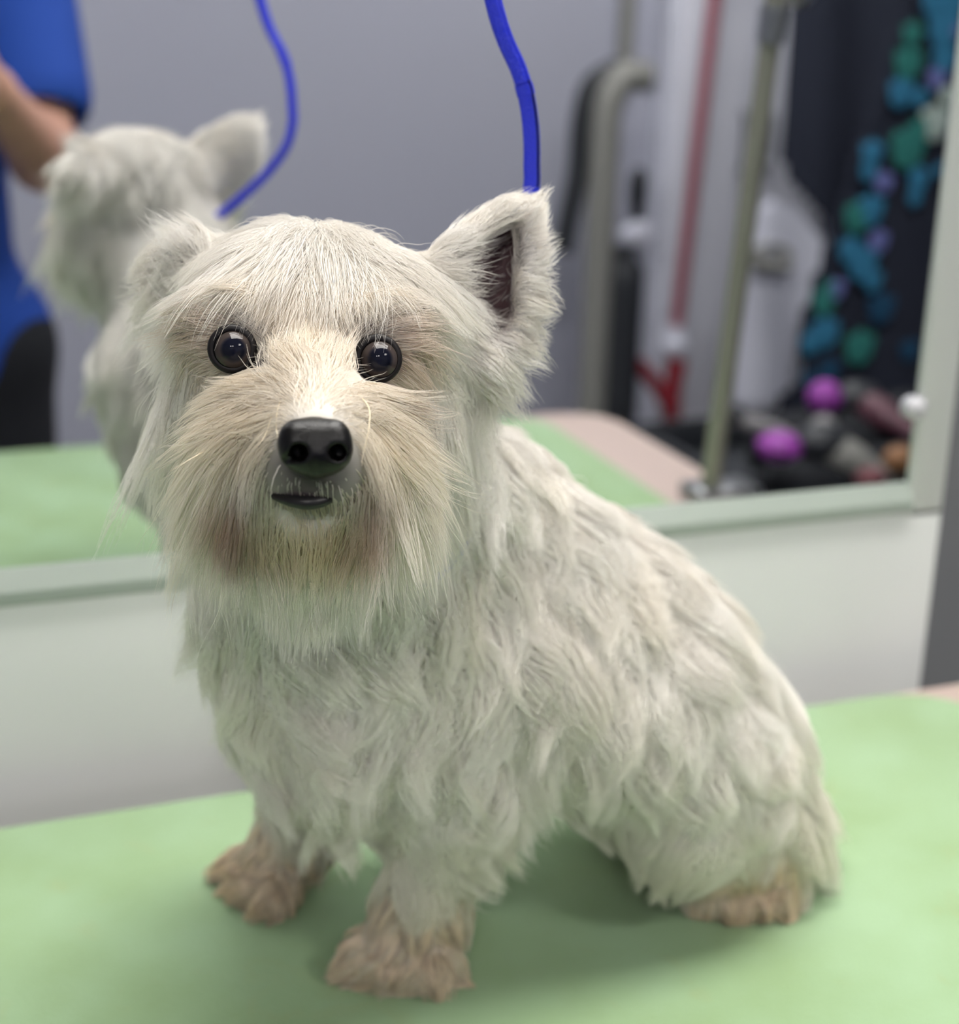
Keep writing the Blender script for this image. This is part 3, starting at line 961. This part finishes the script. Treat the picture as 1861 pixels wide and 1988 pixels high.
m_nose = mat('black_nose', (6, 5, 6), .3, .35, bump=.2, bscale=1500)
nc_ = []
def NA(px, py, d): return A(612 + (px - 612) * .93, 868 + (py - 862) * .88, d)
caps = [
    (NA(575, 838, .4455), NA(648, 838, .4455), .0062, .0062, .004),
    (NA(574, 868, .4455), NA(652, 872, .4455), .0066, .0064, .004),
    (NA(612, 846, .451), NA(612, 880, .446), .0082, .0075, .004),
    (NA(612, 890, .448), NA(612, 912, .450), .0048, .0032, .004),
    (NA(585, 880, .449), NA(640, 884, .449), .0056, .0054, .004),
    (NA(612, 868, .462), NA(612, 880, .470), .0095, .010, .004),
]
caps = [(a, b, ra * .86, rb * .86, k) for a, b, ra, rb, k in caps]
nf = field_around(caps, .0005, .004)
for s, x in ((-1, 580), (1, 655)):
    nf.cap(NA(x, 874, .4345), NA(x + s * 6, 874, .447), .0030, .0022, .0012, cut=True)
    nf.cap(NA(x + s * 5, 876, .4365), NA(x + s * 30, 892, .4425), .0022, .0010, .0010, cut=True)
nf.cap(NA(612, 880, .4365), NA(612, 925, .442), .0007, .0007, .0012, cut=True)
nme = nf.mesh('nose')
link_mesh('nose', nme, m_nose, dog)
m_lip2 = mat('black_lip', (26, 24, 26), .4, .4)
q = MB()
q.tube(catmull([A(528, 962, .4645), A(560, 971, .4605), A(597, 976, .4590), A(630, 971, .461), A(655, 958, .4650)], 6), [.0006] + [.0012 + .0011 * math.sin(math.pi * i / 22) for i in range(23)] + [.0006], 12)
q.build('mouth', m_lip2, dog)
m_whisk = mat('whisker', (240, 225, 195), .4, .4)
for pts in ([A(543, 765, .473), A(530, 800, .463), A(512, 850, .455), A(494, 870, .453)],
            [A(553, 762, .473), A(540, 790, .461), A(536, 830, .455), A(545, 868, .452)],
            [A(690, 760, .475), A(715, 790, .463), A(716, 830, .455), A(705, 880, .452), A(702, 905, .451)],
            [A(420, 870, .487), A(390, 880, .474), A(330, 915, .463)]):
    q = MB(); n = 8
    cv = catmull(pts, n)
    q.tube(cv, [.00028 * (1 - .85 * i / (len(cv) - 1)) for i in range(len(cv))], 6)
    q.build('whisker', m_whisk, dog)
q = None

# ------------------------------------------------------------------ blue grooming lead
m_blue = mat('blue_nylon_strap', (28, 48, 222), .35, .5, bump=.5, bscale=900)
m_navy = mat('dark_strap_edge', (12, 18, 70), .5, .3)
YL = -.224
lp = [np.array([.165, -.222, .62]), np.array([.188, YL, .50])] + [on_y(px, py, YL) for px, py in ((957, 0), (1008, 140), (1024, 200), (1031, 260), (1032, 320), (1030, 370))] + [
    in_mirror(556, 283, YL), in_mirror(525, 328, YL - .002), in_mirror(475, 378, YL - .004), in_mirror(425, 420, YL - .006), in_mirror(380, 458, YL - .008)]
ld = empty('grooming_lead', lp[0], 'blue nylon grooming lead looped round the dog\'s neck', 'dog lead')
cv = catmull(lp, 10)
MB().tube(cv, 1., 16, flat=(.0068, .0022), up=R).build('strap', m_blue, ld, angle=60)
edge = [p + R * .0026 - F * .0011 for p in cv[32:70]]
MB().tube(edge, .0005, 8).build('stitched_seam', m_navy, ld)
top = [p - R * .0010 - F * .0018 for p in cv[8:34]]
MB().tube(top, 1., 12, flat=(.0046, .0016), up=R).build('doubled_strap', m_blue, ld, angle=60)
MB().tube([cv[33], cv[35], cv[37]], 1., 12, flat=(.0074, .0030), up=R).build('keeper', m_blue, ld, angle=60)
nk = Vector((.150, -.232, .225)); ax = (Vector((.125, -.262, .27)) - Vector((.160, -.215, .20))).normalized()
q = MB()
ring = []
qq = Vector((0, 0, 1)).rotation_difference(ax)
for i in range(41):
    a = 2 * math.pi * i / 40
    ring.append(nk + qq @ Vector((math.cos(a) * .046, math.sin(a) * .046, 0)))
q.tube(ring, .0036, 10, cap=False).build('neck_loop', m_blue, ld)

# ------------------------------------------------------------------ grooming arm at the right end of the table
m_pole = mat('brassy_steel_pole', (140, 140, 128), .4, .5, metal=.4)
pb = in_mirror(1376, 965, -.37); pt = in_mirror(1505, 0, -.37)
pdir = (pt - pb) / (pt[2] - pb[2])
pe = pb + pdir * .70
ga = empty('grooming_post', pb, 'metal grooming arm clamped to the right end of the table, seen in the mirror', 'grooming post')
arm_end = np.array([.165, -.222, .66])
MB().tube([pb - pdir * .06, pb + pdir * .35, pe], .0095, 20).build('pole', m_pole, ga)
MB().tube(catmull([pe + np.array([.02, .003, -.004]), pe + np.array([-.05, .01, .002]), (pe + arm_end) / 2, arm_end], 8), .007, 16).build('cross_bar', m_pole, ga)
MB().tube([pb + pdir * .41, pb + pdir * .44], .0125, 20).ball(pb + pdir * .45 + np.array([.022, 0, 0]), (.013, .011, .011)).tube([pb + pdir * .45, pb + pdir * .45 + np.array([.022, 0, 0])], .005).build('height_knob', m_steel, ga)
b = MB()
b.box((pb[0] - .022, pb[1] - .022, -.003), (pb[0] + .045, pb[1] + .022, .012), .003)
b.box((pb[0] + .030, pb[1] - .018, -.06), (pb[0] + .045, pb[1] + .018, .004), .003)
b.tube([(pb[0] + .01, pb[1], -.062), (pb[0] + .01, pb[1], -.032)], .006).box((pb[0] - .015, pb[1] - .012, -.066), (pb[0] + .045, pb[1] + .012, -.054), .002)
b.build('clamp', m_steel, ga)
MB().torus(arm_end + np.array([0, 0, -.018]), .011, .002, (0, 1, 0)).build('eye_ring', m_steel, ga)

# ------------------------------------------------------------------ the groomer who takes the picture (seen in the mirror)
m_skinp = mat('warm_skin', (196, 150, 132), .55, .35, vary=.04, vscale=30)
m_scrub = mat('blue_scrub_fabric', (34, 68, 150), .8, .2, bump=.3, bscale=90)
m_blk = mat('black_fabric', (34, 36, 40), .85, .2, bump=.3, bscale=90)
m_shoe = mat('black_rubber_shoe', (30, 30, 32), .5)
m_hairp = mat('dark_brown_hair', (62, 44, 34), .55)
PX, PY = -.068, -1.20
per = empty('person', (PX, PY, ZF), 'person in a blue scrub top and black trousers photographing the dog, seen in the mirror', 'person')
cp = [((PX, PY, .12), (PX, PY, .40), .10, .115, .05), ((PX - .11, PY, .49), (PX + .11, PY, .49), .055, .055, .05), ((PX, PY - .005, .48), (PX, PY + .01, .62), .05, .048, .03),
      ((PX, PY + .005, .72), (PX, PY + .025, .66), .078, .060, .03), ((PX, PY + .03, .645), (PX, PY + .055, .625), .045, .030, .02), ((PX, PY + .09, .70), (PX, PY + .105, .675), .008, .014, .008),
      ((PX - .03, PY + .085, .635), (PX + .03, PY + .085, .635), .006, .006, .006), ((PX - .08, PY + .01, .69), (PX - .082, PY + .005, .66), .014, .010, .006), ((PX + .08, PY + .01, .69), (PX + .082, PY + .005, .66), .014, .010, .006),
      ((PX - .03, PY + .07, .735), (PX + .03, PY + .07, .735), .016, .016, .01)]
ARMS = {1: [(PX + .165, PY, .485), (.105, -1.075, .262), (.048, -.905, .345)], -1: [(PX - .165, PY, .485), (-.255, -1.06, .255), (-.085, -.905, .345)]}
for sd, (sh, el, wr) in ARMS.items():
    cp += [(sh, el, .047, .040, .02), (el, wr, .040, .024, .015), (wr, tuple(np.array(wr) + np.array([-sd * .012, .035, .022])), .024, .021, .012)]
    hc = np.array(wr) + np.array([-sd * .012, .035, .022])
    # four fingers wrapped behind the phone and the thumb along its edge
    for k in range(4):
        b0 = hc + np.array([sd * .004, .012 + .002 * k, .028 - .017 * k]); b1 = b0 + np.array([-sd * .008, .030, .010]); b2 = b1 + np.array([-sd * .022, .004 - .002 * k, .002])
        cp += [(hc, b0, .014, .010, .008), (b0, b1, .0092, .0084, .003), (b1, b2, .0084, .0068, .003)]
    t1 = hc + np.array([-sd * .008, -.004, .030]); t2 = t1 + np.array([-sd * .014, .006, .026])
    cp += [(hc, t1, .015, .011, .008), (t1, t2, .0105, .0085, .003)]
for sx_ in (-1, 1):
    cp += [((PX + sx_ * .075, PY, .06), (PX + sx_ * .085, PY + .01, -.38), .085, .052, .03), ((PX + sx_ * .085, PY + .01, -.38), (PX + sx_ * .09, PY - .01, ZF + .09), .050, .034, .02)]
pf = field_around(cp, .006, .02)
pm = pf.mesh('person_body')
link_mesh('body', pm, m_skinp, per)
# clothes
sc_ = [((PX, PY, .02), (PX, PY, .40), .135, .135, .05), ((PX - .115, PY, .48), (PX + .115, PY, .48), .072, .072, .05), ((PX - .08, PY, .02), (PX + .08, PY, .02), .10, .10, .04)]
for sd, (sh, el, wr) in ARMS.items():
    e2 = np.array(sh) + (np.array(el) - np.array(sh)) * .68
    sc_.append((sh, tuple(e2), .066, .068, .03))
sf = field_around(sc_, .007, .02)
sf.cap((PX, PY + .02, .60), (PX, PY + .09, .50), .062, .03, .01, cut=True)
sf.g = np.maximum(sf.g, (-(sf.lo[2] + sf.h * np.arange(sf.n[2]) + .03))[None, None, :].astype(np.float32))
for sd, (sh, el, wr) in ARMS.items():
    dv = (np.array(el) - np.array(sh)); dv /= np.linalg.norm(dv); e2 = np.array(sh) + (np.array(el) - np.array(sh)) * .68
    sf.cap(e2 + dv * .062, e2 + dv * .12, .060, .07, .004, cut=True)
link_mesh('scrub_top', sf.mesh('scrub_top'), m_scrub, per)
tc_ = [((PX - .07, PY, .02), (PX + .07, PY, .02), .105, .105, .03)]
for sx_ in (-1, 1):
    tc_ += [((PX + sx_ * .078, PY, .0), (PX + sx_ * .087, PY + .01, -.38), .098, .072, .03), ((PX + sx_ * .087, PY + .01, -.38), (PX + sx_ * .09, PY - .005, ZF + .07), .070, .058, .02)]
tf = field_around(tc_, .008, .02)
link_mesh('trousers', tf.mesh('trousers'), m_blk, per)
for sx_ in (-1, 1):
    shf = field_around([((PX + sx_ * .09, PY - .03, ZF + .045), (PX + sx_ * .10, PY + .13, ZF + .032), .042, .032)], .005, .02)
    shf.g = np.maximum(shf.g, (-(shf.lo[2] + shf.h * np.arange(shf.n[2]) - ZF - .001))[None, None, :].astype(np.float32))
    link_mesh('shoe', shf.mesh('shoe'), m_shoe, per)
hf = field_around([((PX, PY - .01, .735), (PX, PY - .02, .72), .086, .088, .02), ((PX, PY - .06, .70), (PX, PY - .07, .60), .05, .035, .03), ((PX - .055, PY + .005, .77), (PX + .055, PY + .005, .77), .036, .036, .03)], .005, .02)
link_mesh('hair', hf.mesh('hair'), m_hairp, per)
m_pe = mat('eye_white_and_iris', (60, 48, 40), .15)
for sx_ in (-1, 1):
    MB().ball((PX + sx_ * .030, PY + .079, .705), .011).build('eye', m_pe, per)

# the phone stands behind the lens position, held upright
m_ph = mat('dark_phone_glass', (22, 24, 30), .15, .5)
m_pl = mat('camera_lens_glass', (8, 8, 12), .05, .6)
ph = empty('smartphone', C0 - F * .012, 'dark smartphone held up in both hands by the groomer', 'phone')
rotm = Matrix(((R[0], U[0], -F[0]), (R[1], U[1], -F[1]), (R[2], U[2], -F[2])))
def phone_part(nm, lo, hi, bev, m):
    q = MB().box(lo, hi, bev, 3)
    for v in q.bm.verts: v.co = rotm @ v.co + Vector(C0)
    return q.build(nm, m, ph)
phone_part('phone_body', (-.058, -.125, .006), (.018, .028, .014), .003, m_ph)
q = MB()
for lx, ly in ((0, 0), (0, -.02), (-.018, -.01)):
    c_ = Vector(C0) + rotm @ Vector((lx, ly, .0055))
    q.tube([c_, c_ + rotm @ Vector((0, 0, .002))], .0065, 20)
q.build('camera_lenses', m_pl, ph)

# ------------------------------------------------------------------ things along the far wall, all seen in the mirror
def mpoly(pts, y, ybulge, thick, fold=.0, nfold=9, seed=0, step=.02):
    """hanging cloth: a filled outline (picture coordinates in the mirror) at real depth y with soft folds and thickness"""
    P = [in_mirror(px, py, y) for px, py in pts]
    xs = [p[0] for p in P]; zs = [p[2] for p in P]
    poly = [(p[0], p[2]) for p in P]
    def inside(x, z):
        c = False; n = len(poly); j = n - 1
        for i in range(n):
            (xi, zi), (xj, zj) = poly[i], poly[j]
            if (zi > z) != (zj > z) and x < (xj - xi) * (z - zi) / (zj - zi) + xi: c = not c
            j = i
        return c
    bm = bmesh.new()
    nx = int((max(xs) - min(xs)) / step) + 2; nz = int((max(zs) - min(zs)) / step) + 2
    g = {}
    for i in range(nx):
        for j in range(nz):
            x = min(xs) + i * step; z = min(zs) + j * step
            if inside(x, z):
                yy = y + fold * math.sin(x * 6.28 * nfold + seed + z * 2) * (1 - .5 * (z - min(zs)) / (max(zs) - min(zs) + .01)) + ybulge * math.sin(z * 5 + seed)
                g[i, j] = bm.verts.new((x, yy, z))
    for (i, j), v in list(g.items()):
        q4 = [(i, j), (i + 1, j), (i + 1, j + 1), (i, j + 1)]
        if all(k in g for k in q4): bm.faces.new([g[k] for k in q4])
    for v in [v for v in bm.verts if not v.link_faces]: bm.verts.remove(v)
    bmesh.ops.smooth_vert(bm, verts=bm.verts[:], factor=.5, use_axis_x=True, use_axis_y=False, use_axis_z=True)
    r = bmesh.ops.extrude_face_region(bm, geom=bm.faces[:])
    for v in [e for e in r['geom'] if isinstance(e, bmesh.types.BMVert)]: v.co.y -= thick
    q = MB(); q.bm.free(); q.bm = bm
    return q

m_cab = mat('pale_painted_door', (206, 208, 220), .5, .3)
m_gris = mat('grey_plastic', (128, 128, 124), .5, .4)
m_black = mat('black_plastic', (40, 43, 48), .5, .4)
m_red = mat('dull_red_metal', (150, 88, 100), .5, .4)
m_red2 = mat('deep_red_plastic', (128, 34, 46), .5, .4)
m_dark = mat('dark_navy_cloth', (44, 48, 60), .9, .15, bump=.2, bscale=40)
m_lilac = mat('pale_towel', (212, 214, 228), .95, .1, bump=.6, bscale=60)
YW = -2.55
x0 = in_mirror(1268, 500, YW)[0]; x1 = in_mirror(1560, 500, YW)[0]
cab = empty('tall_cabinet', ((x0 + x1) / 2, YW, ZF), 'tall pale cabinet against the far grey wall, seen in the mirror', 'cabinet')
MB().box((x0, YF + .003, ZF), (x1, YF + .10, 1.2), .004).build('carcass', m_cab, cab)
for k in range(2):
    a = x0 + .006 + k * (x1 - x0) / 2; c = a + (x1 - x0) / 2 - .012
    d_ = MB().box((a, YF + .10, ZF + .06), (c, YF + .118, 1.19), .004).build('door', m_cab, cab)
    hx = c - .03 if k == 0 else a + .03
    MB().tube([(hx, YF + .118, .1), (hx, YF + .145, .1), (hx, YF + .145, .24), (hx, YF + .118, .24)], .006).build('handle', m_steel, d_)

# red pole
a = in_mirror(1312, 640, -2.40); c = in_mirror(1394, -60, -2.40)
rp = empty('floor_squeegee', (a[0], -2.35, ZF), 'long red-handled floor squeegee leaning on the pale cabinet, seen in the mirror', 'squeegee')
u = (c - a) / np.linalg.norm(c - a)
MB().tube([a, c + u * .15], .016, 16).build('handle', m_red, rp)
foot = in_mirror(1290, 720, -2.38)
MB().tube([a + u * .01, a - u * .06], .024, 16).ball(a - u * .04, .034).build('joint', m_lilac, rp)
j0 = in_mirror(1296, 700, -2.38); j1 = in_mirror(1238, 705, -2.38); j2 = in_mirror(1290, 790, -2.36); j3 = in_mirror(1345, 900, -2.34)
MB().tube([in_mirror(1318, 700, -2.38), in_mirror(1305, 760, -2.37), in_mirror(1302, 880, -2.36)], .021).tube([j1, in_mirror(1275, 750, -2.37), in_mirror(1305, 800, -2.36)], .019).tube([in_mirror(1290, 830, -2.36), j3], .036).build('red_bracket', m_red2, rp)
MB().tube([a - u * .06, np.array([a[0] - .04, -2.34, ZF + .05])], .016).box((a[0] - .28, -2.37, ZF), (a[0] + .2, -2.32, ZF + .06), .006).build('head', m_red2, rp)

# stand dryer with hose
sd_ = empty('stand_dryer', (1.45, -2.3, ZF), 'black pet dryer on a stand with bent grey hose, seen in the mirror', 'dryer')
YS = -2.30
MB().tube(catmull([in_mirror(1258, 152, YS), in_mirror(1215, 150, YS), in_mirror(1182, 200, YS), in_mirror(1172, 300, YS), in_mirror(1165, 450, YS), in_mirror(1158, 600, YS), in_mirror(1148, 800, YS), in_mirror(1140, 950, YS)], 8), .034, 16).build('hose', m_gris, sd_)
MB().tube(catmull([in_mirror(1200, 132, YS - .03), in_mirror(1150, 165, YS - .03), in_mirror(1130, 230, YS - .03), in_mirror(1122, 330, YS - .03), in_mirror(1104, 420, YS - .03), in_mirror(1090, 490, YS - .03)], 8), .026, 16).build('cable', m_black, sd_)
b = MB()
p0 = in_mirror(1212, 500, YS); p1 = in_mirror(1195, 800, YS)
b.tube(catmull([p0 + np.array([0, 0, .03]), p0, (p0 + p1) / 2, p1, p1 - np.array([0, 0, .05])], 5), [.012] + [.03] * 5 + [.050] * 10 + [.044] * 3 + [.03] * 2, 20)
b.build('motor_housing', m_black, sd_)
pz = in_mirror(1148, 790, YS)
b = MB().tube([(pz[0], YS - .04, ZF + .04), (pz[0], YS - .04, pz[2] + .5)], .015)
for k in range(5):
    a_ = k * 6.283 / 5
    b.tube([(pz[0], YS - .04, ZF + .06), (pz[0] + .24 * math.cos(a_), YS - .04 + .2 * math.sin(a_), ZF + .015)], .012)
b.build('stand', m_steel, sd_)
c_ = in_mirror(1228, -20, YW)
b = MB().tube([in_mirror(1232, -200, YW), in_mirror(1212, 128, YW)], .018).build('wall_pipe', m_gris)
tag(b, 'thin grey pipe running down the far wall above the dryer, seen in the mirror', 'pipe')
br = empty('hanging_brush', in_mirror(1238, 330, -2.5), 'dark brush hanging on the far wall beside the dryer, seen in the mirror', 'brush')
MB().tube(catmull([in_mirror(1240, 325, -2.5), in_mirror(1238, 370, -2.5), in_mirror(1236, 425, -2.5)], 5), [.010, .018, .022, .024, .024, .024, .024, .022, .020, .018, .016], 14).build('handle', m_black, br)
MB().ball(in_mirror(1236, 455, -2.5), (.045, .02, .035)).build('brush_head', m_lilac, br)

# clothes and towels hanging on the right
YC = -2.05
o = mpoly([(1556, -120), (1530, 60), (1512, 180), (1505, 290), (1522, 365), (1560, 402), (1592, 440), (1604, 520), (1560, 610), (1555, 720), (1500, 800), (1480, 1000), (2100, 1000), (2100, -120)], YC, .01, .012, .018, 5, 1).build('dark_grooming_smock', m_dark)
tag(o, 'large dark smock hanging behind the patterned one, seen in the mirror', 'smock')
o = mpoly([(1440, 395), (1500, 380), (1560, 395), (1592, 440), (1606, 505), (1585, 575), (1562, 640), (1556, 700), (1535, 770), (1490, 800), (1415, 785), (1410, 640), (1420, 500)], YC + .05, .008, .02, .014, 6, 2).build('towel', m_lilac)
tag(o, 'pale towel hanging beside the dark smock, seen in the mirror', 'towel')
b = MB()
b.torus(in_mirror(1493, 500, YC + .09), .045, .012, (0, 1, .2), squash=(1, .55)).tube([in_mirror(1460, 505, YC + .09), in_mirror(1530, 520, YC + .09)], .014)
tag(b.build('towel_hook', m_gris), 'dull grey hook on the front of the pale towel, seen in the mirror', 'hook')
YP = -1.45
ps = empty('patterned_smock', in_mirror(1700, 100, YP), 'dark smock with teal, blue and violet spots hanging by the mirror frame', 'smock')
mpoly([(1770, -160), (1745, 20), (1722, 120), (1700, 200), (1655, 300), (1625, 400), (1585, 500), (1552, 600), (1535, 680), (1560, 745), (1700, 770), (1900, 800), (2100, 300), (2100, -160)], YP, .006, .008, .006, 6, 3, step=.015).build('cloth', m_dark, ps)
spots = {'teal': ((52, 122, 116), [(1760, 70, 24), (1752, 128, 34), (1752, 292, 44), (1778, 250, 24), (1655, 425, 34), (1590, 588, 30), (1658, 676, 38), (1600, 560, 18)]),
         'azure': ((56, 122, 158), [(1822, 60, 40), (1838, 5, 34), (1800, 10, 26), (1822, 120, 30), (1738, 184, 30), (1775, 192, 20), (1682, 300, 26), (1676, 335, 20), (1772, 350, 26), (1765, 385, 18), (1678, 412, 34), (1640, 488, 28), (1664, 515, 36), (1684, 545, 24), (1592, 648, 34), (1562, 668, 24), (1812, 330, 14)]),
         'violet': ((112, 118, 178), [(1808, 155, 24), (1705, 356, 22), (1694, 470, 24), (1612, 562, 22), (1842, 60, 16)]),
         'pale': ((176, 192, 186), [(1803, 242, 36), (1828, 188, 20)]),
         'deep': ((34, 74, 104), [(1700, 600, 34), (1755, 680, 24), (1600, 720, 26), (1560, 735, 20)])}
for nm, (c3, lst) in spots.items():
    mm = mat('print_' + nm, c3, .8, .2)
    for px, py, rp_ in lst:
        c = in_mirror(px, py, YP)
        rr_ = rp_ * 2.62 / FPX * .95
        # a paw-like blot: one pad and toes
        b = MB()
        b.ball(c + np.array([0, .016, 0]), (rr_ * .85, .004, rr_ * .85), 16, 8)
        for k in (-1, 0, 1):
            b.ball(c + np.array([k * rr_ * .62, .016, rr_ * (.75 - .25 * abs(k))]), (rr_ * .36, .003, rr_ * .42), 10, 6)
        b.build('printed_spot', mm, ps)
rail = MB().tube([in_mirror(1480, -170, -2.12), in_mirror(2400, -300, -2.12)], .012).build('hanging_rail', m_steel)
tag(rail, 'steel rail on the far wall that the large dark smock hangs from', 'rail')
rail = MB().tube([in_mirror(1700, -175, YP), in_mirror(2300, -240, YP)], .010).build('hanging_rail', m_steel)
tag(rail, 'nearer steel rail that the patterned smock hangs from', 'rail')

# ------------------------------------------------------------------ trolley with brushes and accessories beside the table
YT = -.95
def T_(px, py, y=YT): return in_mirror(px, py, y)
zt = -.20
tr = empty('tool_trolley', (1.18, -1.0, ZF), 'black tool trolley next to the table, seen at the mirror bottom right', 'trolley')
b = MB()
b.prism(rrect(.95, -1.16, 1.50, -.66, .04), zt - .02, zt)
b.build('tray', m_black, tr)
b = MB()
for (xa, ya, xb, yb) in ((.95, -1.16, 1.50, -1.15), (.95, -.67, 1.50, -.66), (.95, -1.16, .96, -.66), (1.49, -1.16, 1.50, -.66)):
    b.box((xa, ya, zt), (xb, yb, zt + .05), .002)
b.build('tray_rim', m_black, tr)
for x, y in ((.98, -1.13), (1.47, -1.13), (.98, -.69), (1.47, -.69)):
    MB().tube([(x, y, zt - .02), (x, y, ZF + .05)], .010).ball((x, y, ZF + .025), .025).build('leg', m_black, tr)
MB().prism(rrect(.95, -1.16, 1.50, -.66, .04), ZF + .25, ZF + .27).build('lower_tray', m_black, tr)
m_pur = mat('purple_rubber', (140, 56, 152), .5, .4)
m_mar = mat('maroon_plastic', (84, 50, 62), .45, .4)
m_org = mat('orange_plastic', (130, 92, 60), .5, .4)
m_pink = mat('dull_red_rubber', (104, 62, 68), .6, .3)
m_lg = mat('light_grey_plastic', (128, 126, 128), .45, .4)
def at_z(px, py, z):
    v = ray(px, py); t = (z - C0[2]) / v[2]; p = C0 + t * v
    return np.array([p[0], -p[1], p[2]])
# pile base: black bag holding the tools up to the height seen
bagf = field_around([((1.05, -.88, zt + .02), (1.40, -.92, zt + .02), .040, .045), ((1.14, -1.04, zt + .03), (1.38, -1.06, zt + .04), .05, .055), ((1.2, -1.0, zt + .03), (1.34, -1.05, zt + .03), .05, .05)], .006, .02, .03)
bagf.g = np.maximum(bagf.g, (-(bagf.lo[2] + bagf.h * np.arange(bagf.n[2]) - zt - .0005))[None, None, :].astype(np.float32))
tag(link_mesh('tool_bag', bagf.mesh('tool_bag'), m_blk), 'soft black bag lying on the trolley under the brushes, seen in the mirror', 'bag')
YT1 = -.86
def ballthing(name, px, py, rad, y, m, label, cat, squash=(1, 1, 1)):
    p = in_mirror(px, py, y)
    o = MB().ball(p, (rad * squash[0], rad * squash[1], rad * squash[2])).torus(p, rad * .9, rad * .14, (.2, .1, 1)).build(name, m)
    tag(o, label, cat)
ballthing('rubber_ball', 1512, 868, .030, -.83, m_pur, 'larger bright purple ball at the front of the trolley, seen in the mirror', 'ball', (1, 1, .72))
ballthing('rubber_ball', 1600, 772, .026, -1.02, m_pur, 'smaller purple ball at the back of the trolley, seen in the mirror', 'ball')
ballthing('cotton_pad', 1598, 832, .020, -.95, m_lg, 'round light grey cotton pad between the two purple balls, seen in the mirror', 'pad')
def brush(name, p0, p1, y0, y1, rad, m, label, cat):
    a, c = in_mirror(*p0, y0), in_mirror(*p1, y1)
    t = empty(name, a, label, cat)
    L_ = np.linalg.norm(c - a); u = (c - a) / L_
    n = 14
    MB().tube([a + (c - a) * i / n for i in range(n + 1)], [rad * (.55 + .45 * max(0, math.sin(min(1, i / n * 1.4) * 3.1416)) ** .6) for i in range(n + 1)], 16).build('handle', m, t)
    MB().ball(a + (c - a) * .12 + np.array([0, 0, .006]), (rad * 1.5, rad * 1.2, rad * 1.0)).build('brush_head', m_black, t)
brush('grooming_brush', (1645, 770), (1790, 850), -1.05, -.92, .026, m_mar, 'maroon-handled grooming brush lying at the right of the trolley, seen in the mirror', 'brush')
brush('steel_comb', (1400, 806), (1590, 862), -.95, -.90, .013, m_lg, 'light grey comb handle at the left of the trolley, seen in the mirror', 'comb')
brush('hair_clipper', (1575, 858), (1730, 930), -.90, -.84, .028, m_gris, 'dark grey hair clipper pointing down to the right on the trolley, seen in the mirror', 'clipper')
ballthing('rubber_toy', 1745, 893, .020, -.80, m_org, 'small orange rubber toy in the trolley corner by the mirror frame', 'toy', (1.2, 1, 1))
ballthing('rubber_toy', 1690, 930, .018, -.78, m_pink, 'small dull red rubber toy beside the orange one, seen in the mirror', 'toy', (1.3, 1, .9))
